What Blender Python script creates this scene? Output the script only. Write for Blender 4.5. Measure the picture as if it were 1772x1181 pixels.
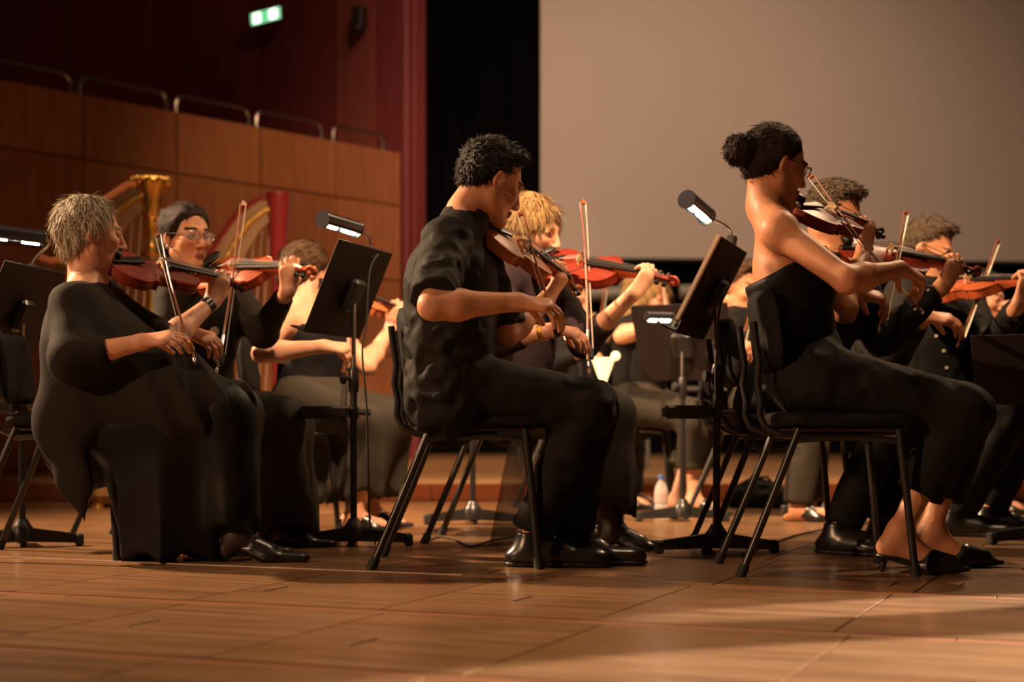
import bpy, bmesh, math, random
import numpy as np
from mathutils import Vector, Matrix, Euler

random.seed(7)
for o in list(bpy.data.objects):
    bpy.data.objects.remove(o, do_unlink=True)
SC = bpy.context.scene
COL = SC.collection

# ------------------------------------------------------------------ camera
FPX, CX, HY, CAMH = 2800.0, 886.0, 728.0, 0.45
cam_d = bpy.data.cameras.new('camera')
cam_d.sensor_width = 36.0
cam_d.lens = FPX / 1772.0 * 36.0
cam_d.shift_y = (HY - 590.5) / 1772.0
cam_d.clip_end = 100
cam_d.dof.use_dof = True
cam_d.dof.focus_distance = 4.85
cam_d.dof.aperture_fstop = 2.2
cam = bpy.data.objects.new('camera', cam_d)
cam.location = (0, 0, CAMH)
cam.rotation_euler = (math.radians(90), 0, 0)
COL.objects.link(cam)
SC.camera = cam

# ------------------------------------------------------------------ world, lights, exposure
world = bpy.data.worlds.new('hall_dark')
SC.world = world
world.use_nodes = True
bg = world.node_tree.nodes['Background']
bg.inputs['Color'].default_value = (1.0, 0.50, 0.30, 1)
bg.inputs['Strength'].default_value = 0.022
SC.view_settings.view_transform = 'Standard'
SC.view_settings.look = 'None'
SC.view_settings.exposure = 0.0
SC.view_settings.gamma = 1.0
SC.view_settings.use_curve_mapping = False


def aim(o, target):
    d = Vector(target) - o.location
    o.rotation_euler = d.to_track_quat('-Z', 'Y').to_euler()


def spot(name, loc, target, power, color, angle, blend=0.6, size=0.15):
    l = bpy.data.lights.new(name, 'SPOT')
    l.energy = power
    l.color = color
    l.spot_size = math.radians(angle)
    l.spot_blend = blend
    l.shadow_soft_size = size
    o = bpy.data.objects.new(name, l)
    o.location = loc
    aim(o, target)
    COL.objects.link(o)
    return o


def area(name, loc, target, power, color, sx, sy):
    l = bpy.data.lights.new(name, 'AREA')
    l.energy = power
    l.color = color
    l.shape = 'RECTANGLE'
    l.size = sx
    l.size_y = sy
    o = bpy.data.objects.new(name, l)
    o.location = loc
    aim(o, target)
    COL.objects.link(o)
    return o


WARM = (1.0, 0.64, 0.37)
WARM2 = (1.0, 0.57, 0.31)
spot('stage_key_left', (-6.0, 7.6, 4.2), (0.1, 5.7, 0.7), 5200, WARM, 56, 0.8, 0.10)
spot('stage_spot_back_right', (3.6, 9.4, 5.6), (0.3, 5.8, 0.5), 800, WARM, 70, 0.6, 0.12)
spot('stage_spot_top', (0.3, 5.4, 6.4), (0.0, 5.4, 0.0), 380, WARM, 80, 0.7, 0.2)
spot('house_spot_front', (-6.6, 0.2, 3.6), (0.35, 5.5, 1.15), 1500, WARM2, 33, 0.7, 0.15)
spot('stage_spot_rear', (0.4, 2.6, 5.8), (0.35, 9.0, 0.05), 5200, WARM, 40, 0.6, 0.15)
spot('screen_wash', (0.2, 8.6, 5.4), (1.7, 14.4, 2.0), 900, (1.0, 0.64, 0.42), 74, 1.0, 0.4)
spot('wall_wash', (0.6, 7.5, 5.4), (-1.0, 12.6, 1.2), 650, WARM2, 46, 0.9, 0.3)
spot('upper_wall_wash', (1.0, 8.6, 6.8), (-2.2, 14.6, 3.0), 170, (1.0, 0.42, 0.30), 50, 0.9, 0.4)
spot('floor_pool_far', (5.6, 5.9, 1.15), (0.95, 3.93, 0.0), 11000, (1.0, 0.84, 0.70), 3.6, 0.5, 0.03)  # added narrow spot, shapes the far pale patch on the glossy floor
spot('floor_pool_near', (5.4, 4.9, 1.7), (0.85, 2.95, 0.0), 8500, (1.0, 0.84, 0.70), 9.0, 0.3, 0.03)  # second added spot, for the pale patch nearer the camera

# ------------------------------------------------------------------ helpers


def P(x, y, Y):
    """photo pixel + distance from the camera -> point in the hall (metres)"""
    return np.array([(x - CX) * Y / FPX, Y, CAMH - (y - HY) * Y / FPX])


def nrm(v):
    v = np.asarray(v, float)
    return v / (np.linalg.norm(v) + 1e-12)


MATS = {}


def mat(name, color, rough=0.6, metallic=0.0, var=0.0, vscale=8.0, bump=0.0, bscale=60.0,
        stretch=(1, 1, 1), coat=0.0, sheen=0.0, emit=None, estr=0.0, alpha=1.0, sss=0.0, color2=None, spec=0.5):
    if name in MATS:
        return MATS[name]
    m = bpy.data.materials.new(name)
    m.use_nodes = True
    nt = m.node_tree
    b = nt.nodes['Principled BSDF']
    b.inputs['Base Color'].default_value = (*color, 1)
    b.inputs['Roughness'].default_value = rough
    b.inputs['Metallic'].default_value = metallic
    b.inputs['Specular IOR Level'].default_value = spec
    b.inputs['Coat Weight'].default_value = coat
    b.inputs['Coat Roughness'].default_value = 0.15
    if sheen:
        b.inputs['Sheen Weight'].default_value = sheen
        b.inputs['Sheen Roughness'].default_value = 0.5
    if alpha < 1:
        b.inputs['Alpha'].default_value = alpha
    if sss:
        b.inputs['Subsurface Weight'].default_value = sss
        b.inputs['Subsurface Radius'].default_value = (0.012, 0.005, 0.003)
        b.inputs['Subsurface Scale'].default_value = 1.0
    if emit is not None:
        b.inputs['Emission Color'].default_value = (*emit, 1)
        b.inputs['Emission Strength'].default_value = estr
    if var or bump:
        tc = nt.nodes.new('ShaderNodeTexCoord')
        mp = nt.nodes.new('ShaderNodeMapping')
        mp.inputs['Scale'].default_value = stretch
        nt.links.new(tc.outputs['Object'], mp.inputs['Vector'])
        if var:
            n = nt.nodes.new('ShaderNodeTexNoise')
            n.inputs['Scale'].default_value = vscale
            n.inputs['Detail'].default_value = 5
            nt.links.new(mp.outputs['Vector'], n.inputs['Vector'])
            r = nt.nodes.new('ShaderNodeValToRGB')
            c2 = color2 if color2 else tuple(min(1, c * (1 + var)) for c in color)
            c1 = tuple(c * (1 - var) for c in color)
            r.color_ramp.elements[0].position = 0.3
            r.color_ramp.elements[1].position = 0.7
            r.color_ramp.elements[0].color = (*c1, 1)
            r.color_ramp.elements[1].color = (*c2, 1)
            nt.links.new(n.outputs['Fac'], r.inputs['Fac'])
            nt.links.new(r.outputs['Color'], b.inputs['Base Color'])
        if bump:
            n2 = nt.nodes.new('ShaderNodeTexNoise')
            n2.inputs['Scale'].default_value = bscale
            n2.inputs['Detail'].default_value = 4
            nt.links.new(mp.outputs['Vector'], n2.inputs['Vector'])
            bp = nt.nodes.new('ShaderNodeBump')
            bp.inputs['Strength'].default_value = bump
            bp.inputs['Distance'].default_value = 0.01
            nt.links.new(n2.outputs['Fac'], bp.inputs['Height'])
            nt.links.new(bp.outputs['Normal'], b.inputs['Normal'])
    MATS[name] = m
    return m


def mesh_from(name, verts, faces, smooth=True):
    me = bpy.data.meshes.new(name)
    me.from_pydata([tuple(map(float, v)) for v in verts], [], [tuple(map(int, f)) for f in faces])
    if smooth:
        me.polygons.foreach_set('use_smooth', [True] * len(me.polygons))
    me.update()
    return me


def link(name, me, m=None, parent=None, loc=None):
    o = bpy.data.objects.new(name, me)
    if m is not None and not me.materials:
        me.materials.append(m)
    COL.objects.link(o)
    if parent is not None:
        o.parent = parent
    if loc is not None:
        o.location = loc
    return o


def empty(name, loc, label, cat, group=None, rz=0.0):
    o = bpy.data.objects.new(name, None)
    o.empty_display_size = 0.1
    o.location = tuple(map(float, loc))
    o.rotation_euler = (0, 0, rz)
    COL.objects.link(o)
    tag(o, label, cat, group)
    return o


def tag(o, label=None, cat=None, group=None, kind=None):
    if label:
        o['label'] = label
    if cat:
        o['category'] = cat
    if group:
        o['group'] = group
    if kind:
        o['kind'] = kind
    return o


class MB:
    """collects simple solids into ONE mesh"""

    def __init__(s):
        s.v, s.f = [], []

    def add(s, vs, fs):
        n = len(s.v)
        s.v += [tuple(map(float, v)) for v in vs]
        s.f += [tuple(i + n for i in f) for f in fs]
        return s

    def box(s, c, size, R=None, bev=0.0):
        hx, hy, hz = [d / 2 for d in size]
        c = np.asarray(c, float)
        R = np.eye(3) if R is None else np.asarray(R, float)
        if bev <= 0:
            pts = [(x, y, z) for z in (-hz, hz) for y in (-hy, hy) for x in (-hx, hx)]
            fs = [(0, 2, 3, 1), (4, 5, 7, 6), (0, 1, 5, 4), (2, 6, 7, 3), (0, 4, 6, 2), (1, 3, 7, 5)]
            return s.add([c + R @ np.array(p) for p in pts], fs)
        b = min(bev, hx * .95, hy * .95, hz * .95)
        rings = []
        for (z, ins) in ((-hz, b), (-hz + b, 0), (hz - b, 0), (hz, b)):
            ax, ay = hx - ins, hy - ins
            bb = b if ins == 0 else b * 0.4
            rings.append([(-ax + bb, -ay, z), (ax - bb, -ay, z), (ax, -ay + bb, z), (ax, ay - bb, z),
                          (ax - bb, ay, z), (-ax + bb, ay, z), (-ax, ay - bb, z), (-ax, -ay + bb, z)])
        vs = [c + R @ np.array(p) for r in rings for p in r]
        fs = []
        for k in range(3):
            for i in range(8):
                j = (i + 1) % 8
                fs.append((k * 8 + i, k * 8 + j, k * 8 + 8 + j, k * 8 + 8 + i))
        fs.append(tuple(range(7, -1, -1)))
        fs.append(tuple(range(24, 32)))
        return s.add(vs, fs)

    def tube(s, pts, r, n=8, cap=True, closed=False):
        pts = [np.asarray(p, float) for p in pts]
        rs = r if hasattr(r, '__len__') else [r] * len(pts)
        N = len(pts)
        vs, fs = [], []
        up = None
        for i, p in enumerate(pts):
            if closed:
                t = nrm(pts[(i + 1) % N] - pts[i - 1])
            else:
                t = nrm(pts[min(i + 1, N - 1)] - pts[max(i - 1, 0)])
            if up is None:
                a = np.array([0, 0, 1.0]) if abs(t[2]) < 0.9 else np.array([1.0, 0, 0])
                up = nrm(np.cross(np.cross(t, a), t))
            up = nrm(up - t * np.dot(up, t))
            sd = np.cross(t, up)
            for k in range(n):
                a = 2 * math.pi * k / n
                vs.append(p + rs[i] * (math.cos(a) * up + math.sin(a) * sd))
        M = N if closed else N - 1
        for i in range(M):
            for k in range(n):
                k2 = (k + 1) % n
                i2 = (i + 1) % N
                fs.append((i * n + k, i * n + k2, i2 * n + k2, i2 * n + k))
        if cap and not closed:
            fs.append(tuple(range(n - 1, -1, -1)))
            fs.append(tuple(range((N - 1) * n, N * n)))
        return s.add(vs, fs)

    def lathe(s, prof, n=20, c=(0, 0, 0), R=None):
        c = np.asarray(c, float)
        R = np.eye(3) if R is None else R
        vs, fs = [], []
        for (r, z) in prof:
            for k in range(n):
                a = 2 * math.pi * k / n
                vs.append(c + R @ np.array([r * math.cos(a), r * math.sin(a), z]))
        for i in range(len(prof) - 1):
            for k in range(n):
                k2 = (k + 1) % n
                fs.append((i * n + k, i * n + k2, (i + 1) * n + k2, (i + 1) * n + k))
        fs.append(tuple(range(n - 1, -1, -1)))
        fs.append(tuple(range((len(prof) - 1) * n, len(prof) * n)))
        return s.add(vs, fs)

    def ell(s, c, rad, R=None, nu=14, nv=9):
        c = np.asarray(c, float)
        R = np.eye(3) if R is None else R
        vs, fs = [c + R @ np.array([0, 0, -rad[2]])], []
        for j in range(1, nv):
            ph = -math.pi / 2 + math.pi * j / nv
            for i in range(nu):
                a = 2 * math.pi * i / nu
                vs.append(c + R @ np.array([rad[0] * math.cos(ph) * math.cos(a), rad[1] * math.cos(ph) * math.sin(a), rad[2] * math.sin(ph)]))
        vs.append(c + R @ np.array([0, 0, rad[2]]))
        for i in range(nu):
            fs.append((0, 1 + (i + 1) % nu, 1 + i))
            fs.append((len(vs) - 1, len(vs) - 1 - nu + i, len(vs) - 1 - nu + (i + 1) % nu))
        for j in range(nv - 2):
            for i in range(nu):
                a = 1 + j * nu
                fs.append((a + i, a + (i + 1) % nu, a + nu + (i + 1) % nu, a + nu + i))
        return s.add(vs, fs)

    def prism(s, poly, z0, z1, R=None, c=(0, 0, 0)):
        c = np.asarray(c, float)
        R = np.eye(3) if R is None else R
        n = len(poly)
        vs = [c + R @ np.array([x, y, z0]) for x, y in poly] + [c + R @ np.array([x, y, z1]) for x, y in poly]
        fs = [tuple(range(n - 1, -1, -1)), tuple(range(n, 2 * n))]
        for i in range(n):
            j = (i + 1) % n
            fs.append((i, j, n + j, n + i))
        return s.add(vs, fs)

    def mesh(s, name='part', smooth=False):
        me = mesh_from(name, s.v, s.f, smooth)
        if smooth:
            try:
                me.set_sharp_from_angle(angle=math.radians(40))
            except Exception:
                pass
        return me


def rotz(a):
    c, s = math.cos(a), math.sin(a)
    return np.array([[c, -s, 0], [s, c, 0], [0, 0, 1.0]])


def frame(x, zhint):
    x = nrm(x)
    z = np.asarray(zhint, float)
    z = nrm(z - x * np.dot(x, z))
    y = np.cross(z, x)
    return np.stack([x, y, z], axis=1)


# ------------------------------------------------------------------ implicit surfaces (bodies, clothes, hair)


class SDF:
    def __init__(s):
        s.ops = []
        s.dispf = None

    def cone(s, a, b, ra, rb, k=0.02, cap=None, n=None, fl=1.0, smin=True):
        """tapered limb; n/fl flattens it along n; cap='b' cuts it square at b"""
        s.ops.append(('cone', np.asarray(a, float), np.asarray(b, float), ra, rb, k, cap, None if n is None else nrm(n), fl))
        return s

    def ell(s, c, rad, R=None, k=0.02, sub=False):
        s.ops.append(('ell', np.asarray(c, float), np.asarray(rad, float), np.eye(3) if R is None else np.asarray(R, float), k, sub))
        return s

    def cut(s, p, n, k=0.004):
        s.ops.append(('cut', np.asarray(p, float), nrm(n), k))
        return s

    def bounds(s):
        lo = np.full(3, 1e9)
        hi = -lo
        for o in s.ops:
            if o[0] == 'cone':
                for p, r in ((o[1], o[3]), (o[2], o[4])):
                    lo = np.minimum(lo, p - r)
                    hi = np.maximum(hi, p + r)
            elif o[0] == 'ell' and not o[5]:
                e = np.abs(o[3]) @ o[2]
                lo = np.minimum(lo, o[1] - e)
                hi = np.maximum(hi, o[1] + e)
        return lo - 0.03, hi + 0.03

    def block(s, lo, hi, h):
        n = np.maximum(np.ceil((hi - lo) / h).astype(int) + 1, 3)
        ax = [lo[i] + h * np.arange(n[i]) for i in range(3)]
        F = np.full(n, 1.0, np.float32)
        for o in s.ops:
            if o[0] == 'cut':
                _, p, nn, k = o
                d = ((ax[0] - p[0]) * nn[0])[:, None, None] + ((ax[1] - p[1]) * nn[1])[None, :, None] + ((ax[2] - p[2]) * nn[2])[None, None, :]
                d = d.astype(np.float32)
                hh = np.maximum(k - np.abs(F - d), 0) / k
                F = np.maximum(F, d) + hh * hh * k * 0.25
                continue
            if o[0] == 'cone':
                _, a, b, ra, rb, k, cap, nn, fl = o
                m = k + 3 * h
                l = np.minimum(a - ra, b - rb) - m
                u = np.maximum(a + ra, b + rb) + m
            else:
                _, c, rad, R, k, sub = o
                e = np.abs(R) @ rad + k + 3 * h
                l, u = c - e, c + e
            i0 = np.clip(np.floor((l - lo) / h).astype(int), 0, n)
            i1 = np.clip(np.ceil((u - lo) / h).astype(int) + 1, 0, n)
            if np.any(i1 <= i0):
                continue
            sl = tuple(slice(i0[i], i1[i]) for i in range(3))
            X = ax[0][sl[0]].astype(np.float32)[:, None, None]
            Yy = ax[1][sl[1]].astype(np.float32)[None, :, None]
            Z = ax[2][sl[2]].astype(np.float32)[None, None, :]
            if o[0] == 'cone':
                ba = b - a
                L2 = float(ba @ ba) + 1e-9
                px, py, pz = X - a[0], Yy - a[1], Z - a[2]
                tt = (px * ba[0] + py * ba[1] + pz * ba[2]) / L2
                t = np.clip(tt, 0, 1)
                qx, qy, qz = px - t * ba[0], py - t * ba[1], pz - t * ba[2]
                if nn is not None:
                    dn = (qx * nn[0] + qy * nn[1] + qz * nn[2]) * (fl - 1)
                    qx, qy, qz = qx + dn * nn[0], qy + dn * nn[1], qz + dn * nn[2]
                d = np.sqrt(qx * qx + qy * qy + qz * qz) - (ra + (rb - ra) * t)
                if nn is not None:
                    d = d / (0.5 + 0.5 * fl)
                if cap:
                    L = math.sqrt(L2)
                    if 'b' in cap:
                        d = np.maximum(d, (tt - 1) * L)
                    if 'a' in cap:
                        d = np.maximum(d, -tt * L)
            else:
                px, py, pz = X - c[0], Yy - c[1], Z - c[2]
                l0 = (px * R[0, 0] + py * R[1, 0] + pz * R[2, 0]) / rad[0]
                l1 = (px * R[0, 1] + py * R[1, 1] + pz * R[2, 1]) / rad[1]
                l2 = (px * R[0, 2] + py * R[1, 2] + pz * R[2, 2]) / rad[2]
                k0 = np.sqrt(l0 * l0 + l1 * l1 + l2 * l2)
                k1 = np.sqrt((l0 / rad[0]) ** 2 + (l1 / rad[1]) ** 2 + (l2 / rad[2]) ** 2) + 1e-6
                d = k0 * (k0 - 1) / k1
                if sub:
                    A = F[sl]
                    hh = np.maximum(k - np.abs(A + d), 0) / k
                    F[sl] = np.maximum(A, -d) + hh * hh * k * 0.25
                    continue
            A = F[sl]
            if k > 0:
                hh = np.maximum(k - np.abs(A - d), 0) / k
                F[sl] = np.minimum(A, d) - hh * hh * k * 0.25
            else:
                F[sl] = np.minimum(A, d)
        if s.dispf is not None:
            near = np.argwhere(np.abs(F) < 0.06)
            if len(near):
                pts = lo + near * h
                F[near[:, 0], near[:, 1], near[:, 2]] += s.dispf(pts).astype(np.float32)
        return surface_nets(F, lo, h)

    def mesh(s, h, fine=(), smooth=2, origin=(0, 0, 0)):
        lo, hi = s.bounds()
        V, Q = s.block(lo, hi, h)
        if fine:
            cen = V[Q].mean(1) if len(Q) else np.zeros((0, 3))
            keep = np.ones(len(Q), bool)
            for (l, u, hf) in fine:
                keep &= ~np.all((cen > l + h * 1.6) & (cen < u - h * 1.6), axis=1)
            Q = Q[keep]
        V = lap(V, Q, smooth)
        Vs, Qs = [V], [Q]
        off = len(V)
        for (l, u, hf) in fine:
            v, q = s.block(np.asarray(l), np.asarray(u), hf)
            v = lap(v, q, smooth)
            Vs.append(v)
            Qs.append(q + off)
            off += len(v)
        V = np.concatenate(Vs)
        Q = np.concatenate(Qs)
        used = np.unique(Q)
        rm = np.full(len(V), -1)
        rm[used] = np.arange(len(used))
        return V[used] - np.asarray(origin), rm[Q]


EDG = [((0, 0, 0), (1, 0, 0)), ((0, 1, 0), (1, 1, 0)), ((0, 0, 1), (1, 0, 1)), ((0, 1, 1), (1, 1, 1)),
       ((0, 0, 0), (0, 1, 0)), ((1, 0, 0), (1, 1, 0)), ((0, 0, 1), (0, 1, 1)), ((1, 0, 1), (1, 1, 1)),
       ((0, 0, 0), (0, 0, 1)), ((1, 0, 0), (1, 0, 1)), ((0, 1, 0), (0, 1, 1)), ((1, 1, 0), (1, 1, 1))]


def surface_nets(F, lo, h):
    S = F < 0
    c = np.zeros(tuple(d - 1 for d in F.shape), np.int8)
    for i in (0, 1):
        for j in (0, 1):
            for k in (0, 1):
                c += S[i:F.shape[0] - 1 + i, j:F.shape[1] - 1 + j, k:F.shape[2] - 1 + k]
    mask = (c > 0) & (c < 8)
    cells = np.argwhere(mask)
    if len(cells) == 0:
        return np.zeros((0, 3)), np.zeros((0, 4), int)
    idx = np.full(mask.shape, -1, np.int32)
    idx[mask] = np.arange(len(cells))
    acc = np.zeros((len(cells), 3))
    cnt = np.zeros(len(cells))
    for a, b in EDG:
        a = np.array(a)
        b = np.array(b)
        ca, cb = cells + a, cells + b
        fa = F[ca[:, 0], ca[:, 1], ca[:, 2]]
        fb = F[cb[:, 0], cb[:, 1], cb[:, 2]]
        x = (fa < 0) != (fb < 0)
        t = np.where(x, fa / np.where(x, fa - fb, 1), 0)
        acc += np.where(x[:, None], a + t[:, None] * (b - a), 0)
        cnt += x
    V = lo + h * (cells + acc / np.maximum(cnt, 1)[:, None])
    Q = []
    for axn in range(3):
        o1, o2 = (axn + 1) % 3, (axn + 2) % 3
        s0 = [slice(1, -1)] * 3
        s1 = [slice(1, -1)] * 3
        s0[axn] = slice(0, -1)
        s1[axn] = slice(1, None)
        A, B = S[tuple(s0)], S[tuple(s1)]
        e = np.argwhere(A != B)
        if len(e) == 0:
            continue
        flip = A[e[:, 0], e[:, 1], e[:, 2]]
        g = e.copy()
        g[:, o1] += 1
        g[:, o2] += 1
        q = []
        for d1, d2 in ((-1, -1), (0, -1), (0, 0), (-1, 0)):
            cc = g.copy()
            cc[:, o1] += d1
            cc[:, o2] += d2
            q.append(idx[cc[:, 0], cc[:, 1], cc[:, 2]])
        q = np.stack(q, 1)
        q[~flip] = q[~flip][:, ::-1]
        Q.append(q)
    Q = np.concatenate(Q) if Q else np.zeros((0, 4), int)
    Q = Q[(Q >= 0).all(1)]
    return V, Q


def lap(V, Q, it):
    if it <= 0 or len(Q) == 0:
        return V
    E = np.concatenate([Q[:, [0, 1]], Q[:, [1, 2]], Q[:, [2, 3]], Q[:, [3, 0]]])
    Es = np.sort(E, axis=1)
    key = Es[:, 0].astype(np.int64) * len(V) + Es[:, 1]
    uk, cn = np.unique(key, return_counts=True)
    a, b = (uk // len(V)).astype(int), (uk % len(V)).astype(int)
    bd = np.zeros(len(V), bool)
    bd[a[cn == 1]] = True
    bd[b[cn == 1]] = True
    deg = np.bincount(a, minlength=len(V)) + np.bincount(b, minlength=len(V))
    for _ in range(it):
        S = np.stack([np.bincount(a, V[b, i], len(V)) + np.bincount(b, V[a, i], len(V)) for i in range(3)], 1)
        N = S / np.maximum(deg, 1)[:, None]
        N[bd | (deg == 0)] = V[bd | (deg == 0)]
        V = V * 0.45 + N * 0.55
    return V


def sdf_obj(name, sdf, h, m, parent=None, fine=(), smooth=2, origin=(0, 0, 0), matfn=None):
    V, Q = sdf.mesh(h, fine, smooth, origin)
    me = bpy.data.meshes.new(name)
    nv, nf = len(V), len(Q)
    me.vertices.add(nv)
    me.vertices.foreach_set('co', V.astype(np.float32).ravel())
    me.loops.add(nf * 4)
    me.loops.foreach_set('vertex_index', Q.astype(np.int32).ravel())
    me.polygons.add(nf)
    me.polygons.foreach_set('loop_start', np.arange(0, nf * 4, 4, dtype=np.int32))
    me.polygons.foreach_set('loop_total', np.full(nf, 4, dtype=np.int32))
    me.polygons.foreach_set('use_smooth', np.ones(nf, dtype=bool))
    ms = m if isinstance(m, (list, tuple)) else [m]
    for x in ms:
        me.materials.append(x)
    if matfn is not None:
        me.polygons.foreach_set('material_index', matfn(V[Q].mean(1) + np.asarray(origin)).astype(np.int32))
    me.update(calc_edges=True)
    me.validate()
    o = bpy.data.objects.new(name, me)
    COL.objects.link(o)
    if parent is not None:
        o.parent = parent
    return o


def noise_fn(freq, seed, octaves=3, stretch=(1, 1, 1)):
    rs = np.random.RandomState(seed)
    ks, ph, am = [], [], []
    for oc in range(octaves):
        for _ in range(6):
            d = nrm(rs.randn(3)) * freq * (1.9 ** oc) * rs.uniform(0.7, 1.3) * np.array(stretch)
            ks.append(d)
            ph.append(rs.uniform(0, 6.28))
            am.append(0.6 ** oc)
    ks, ph, am = np.array(ks).T, np.array(ph), np.array(am)

    def f(p):
        return (np.sin(p @ ks + ph) * am).sum(1) / am.sum() * 2.2
    return f


def wrinkle(amp, freq, seed, stretch=(1, 1, 1)):
    f = noise_fn(freq * 2.0, seed, 2, stretch)
    g = noise_fn(freq * 0.6, seed + 50, 1)

    def d(p):
        return -amp * (1 - 2 * np.abs(f(p))) * (0.6 + 0.4 * g(p))
    return d
# ------------------------------------------------------------------ materials


def oak(name, c):
    m = mat(name, c, 0.30, coat=0.2)
    nt = m.node_tree
    bs = nt.nodes['Principled BSDF']
    tc = nt.nodes.new('ShaderNodeTexCoord')
    oi = nt.nodes.new('ShaderNodeObjectInfo')
    mul = nt.nodes.new('ShaderNodeVectorMath')
    mul.operation = 'SCALE'
    mul.inputs[0].default_value = (7.3, 3.1, 1.7)
    nt.links.new(oi.outputs['Random'], mul.inputs['Scale'])
    add = nt.nodes.new('ShaderNodeVectorMath')
    nt.links.new(tc.outputs['Object'], add.inputs[0])
    nt.links.new(mul.outputs['Vector'], add.inputs[1])
    cols = []
    for (sc, st, det) in ((3.0, (0.5, 9.0, 1.0), 6), (6.0, (0.7, 16.0, 1.0), 3)):
        mp = nt.nodes.new('ShaderNodeMapping')
        mp.inputs['Scale'].default_value = st
        nt.links.new(add.outputs['Vector'], mp.inputs['Vector'])
        n = nt.nodes.new('ShaderNodeTexNoise')
        n.inputs['Scale'].default_value = sc
        n.inputs['Detail'].default_value = det
        nt.links.new(mp.outputs['Vector'], n.inputs['Vector'])
        cols.append(n)
    mx = nt.nodes.new('ShaderNodeMath')
    mx.operation = 'ADD'
    nt.links.new(cols[0].outputs['Fac'], mx.inputs[0])
    nt.links.new(cols[1].outputs['Fac'], mx.inputs[1])
    r = nt.nodes.new('ShaderNodeValToRGB')
    r.color_ramp.elements[0].position = 0.36
    r.color_ramp.elements[1].position = 0.64
    r.color_ramp.elements[0].color = (c[0] * 0.55, c[1] * 0.50, c[2] * 0.46, 1)
    r.color_ramp.elements[1].color = (c[0] * 1.35, c[1] * 1.38, c[2] * 1.42, 1)
    hf = nt.nodes.new('ShaderNodeMath')
    hf.operation = 'MULTIPLY'
    hf.inputs[1].default_value = 0.5
    nt.links.new(mx.outputs[0], hf.inputs[0])
    nt.links.new(hf.outputs[0], r.inputs['Fac'])
    nt.links.new(r.outputs['Color'], bs.inputs['Base Color'])
    bp = nt.nodes.new('ShaderNodeBump')
    bp.inputs['Strength'].default_value = 0.05
    bp.inputs['Distance'].default_value = 0.01
    nt.links.new(cols[1].outputs['Fac'], bp.inputs['Height'])
    nt.links.new(bp.outputs['Normal'], bs.inputs['Normal'])
    return m


M_floor = [oak('stage_oak_%d' % i, c) for i, c in enumerate([(0.240, 0.130, 0.062), (0.230, 0.124, 0.058), (0.252, 0.138, 0.066), (0.236, 0.128, 0.060)])]
M_gap = mat('floor_gap', (0.03, 0.014, 0.008), 0.8)
M_strip = mat('floor_inlay', (0.24, 0.105, 0.045), 0.36, var=0.2, vscale=6, stretch=(1, 12, 6))
M_riser = mat('riser_face', (0.85, 0.30, 0.13), 0.5, var=0.12, vscale=4)
M_risertop = mat('riser_top', (0.30, 0.16, 0.075), 0.45, var=0.2, vscale=5, stretch=(1, 10, 1))
M_panel = [mat('wall_veneer_%d' % i, c, 0.5, var=0.15, vscale=3, stretch=(8, 8, 0.8), coat=0.0)
           for i, c in enumerate([(0.34, 0.135, 0.055), (0.32, 0.125, 0.052), (0.36, 0.145, 0.06)])]
M_redwall = [mat('red_wall_%d' % i, c, 0.6, var=0.12, vscale=2.5, stretch=(6, 6, 0.6))
             for i, c in enumerate([(0.20, 0.03, 0.035), (0.18, 0.030, 0.034), (0.24, 0.060, 0.045)])]
M_curtain = mat('black_drape', (0.006, 0.005, 0.005), 0.95, spec=0.05)
M_screen = mat('projection_screen', (0.70, 0.63, 0.57), 0.85, var=0.02, vscale=0.6, spec=0.1)
M_chrome = mat('brushed_steel', (0.45, 0.42, 0.40), 0.3, metallic=1.0)
M_blackmetal = mat('black_enamel', (0.018, 0.016, 0.015), 0.32, spec=0.6)
M_desk = mat('black_desk_plate', (0.016, 0.009, 0.008), 0.6, spec=0.25)
M_rubber = mat('black_rubber', (0.012, 0.011, 0.01), 0.7)
M_pad = mat('black_upholstery', (0.009, 0.008, 0.0075), 0.75, bump=0.1, bscale=300, spec=0.15)
M_ply = mat('dark_ply_edge', (0.07, 0.03, 0.015), 0.45)
M_paper = mat('music_paper', (0.80, 0.72, 0.58), 0.8)
M_gold = mat('harp_gold', (0.85, 0.50, 0.12), 0.28, metallic=1.0, bump=0.25, bscale=45)
M_goldmatt = mat('harp_soundboard_wood', (0.22, 0.11, 0.035), 0.45, var=0.2, vscale=6, stretch=(5, 5, 0.5))
M_redlac = mat('harp_red_lacquer', (0.20, 0.018, 0.02), 0.25, coat=0.4)
M_bulb = mat('lamp_bulb_glow', (1, 0.9, 0.75), 0.5, emit=(1.0, 0.86, 0.62), estr=22)
M_hood = mat('lamp_hood_inside', (0.75, 0.72, 0.66), 0.35)
M_blacklac = mat('lamp_hood_black', (0.02, 0.02, 0.028), 0.25, spec=0.7)

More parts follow.
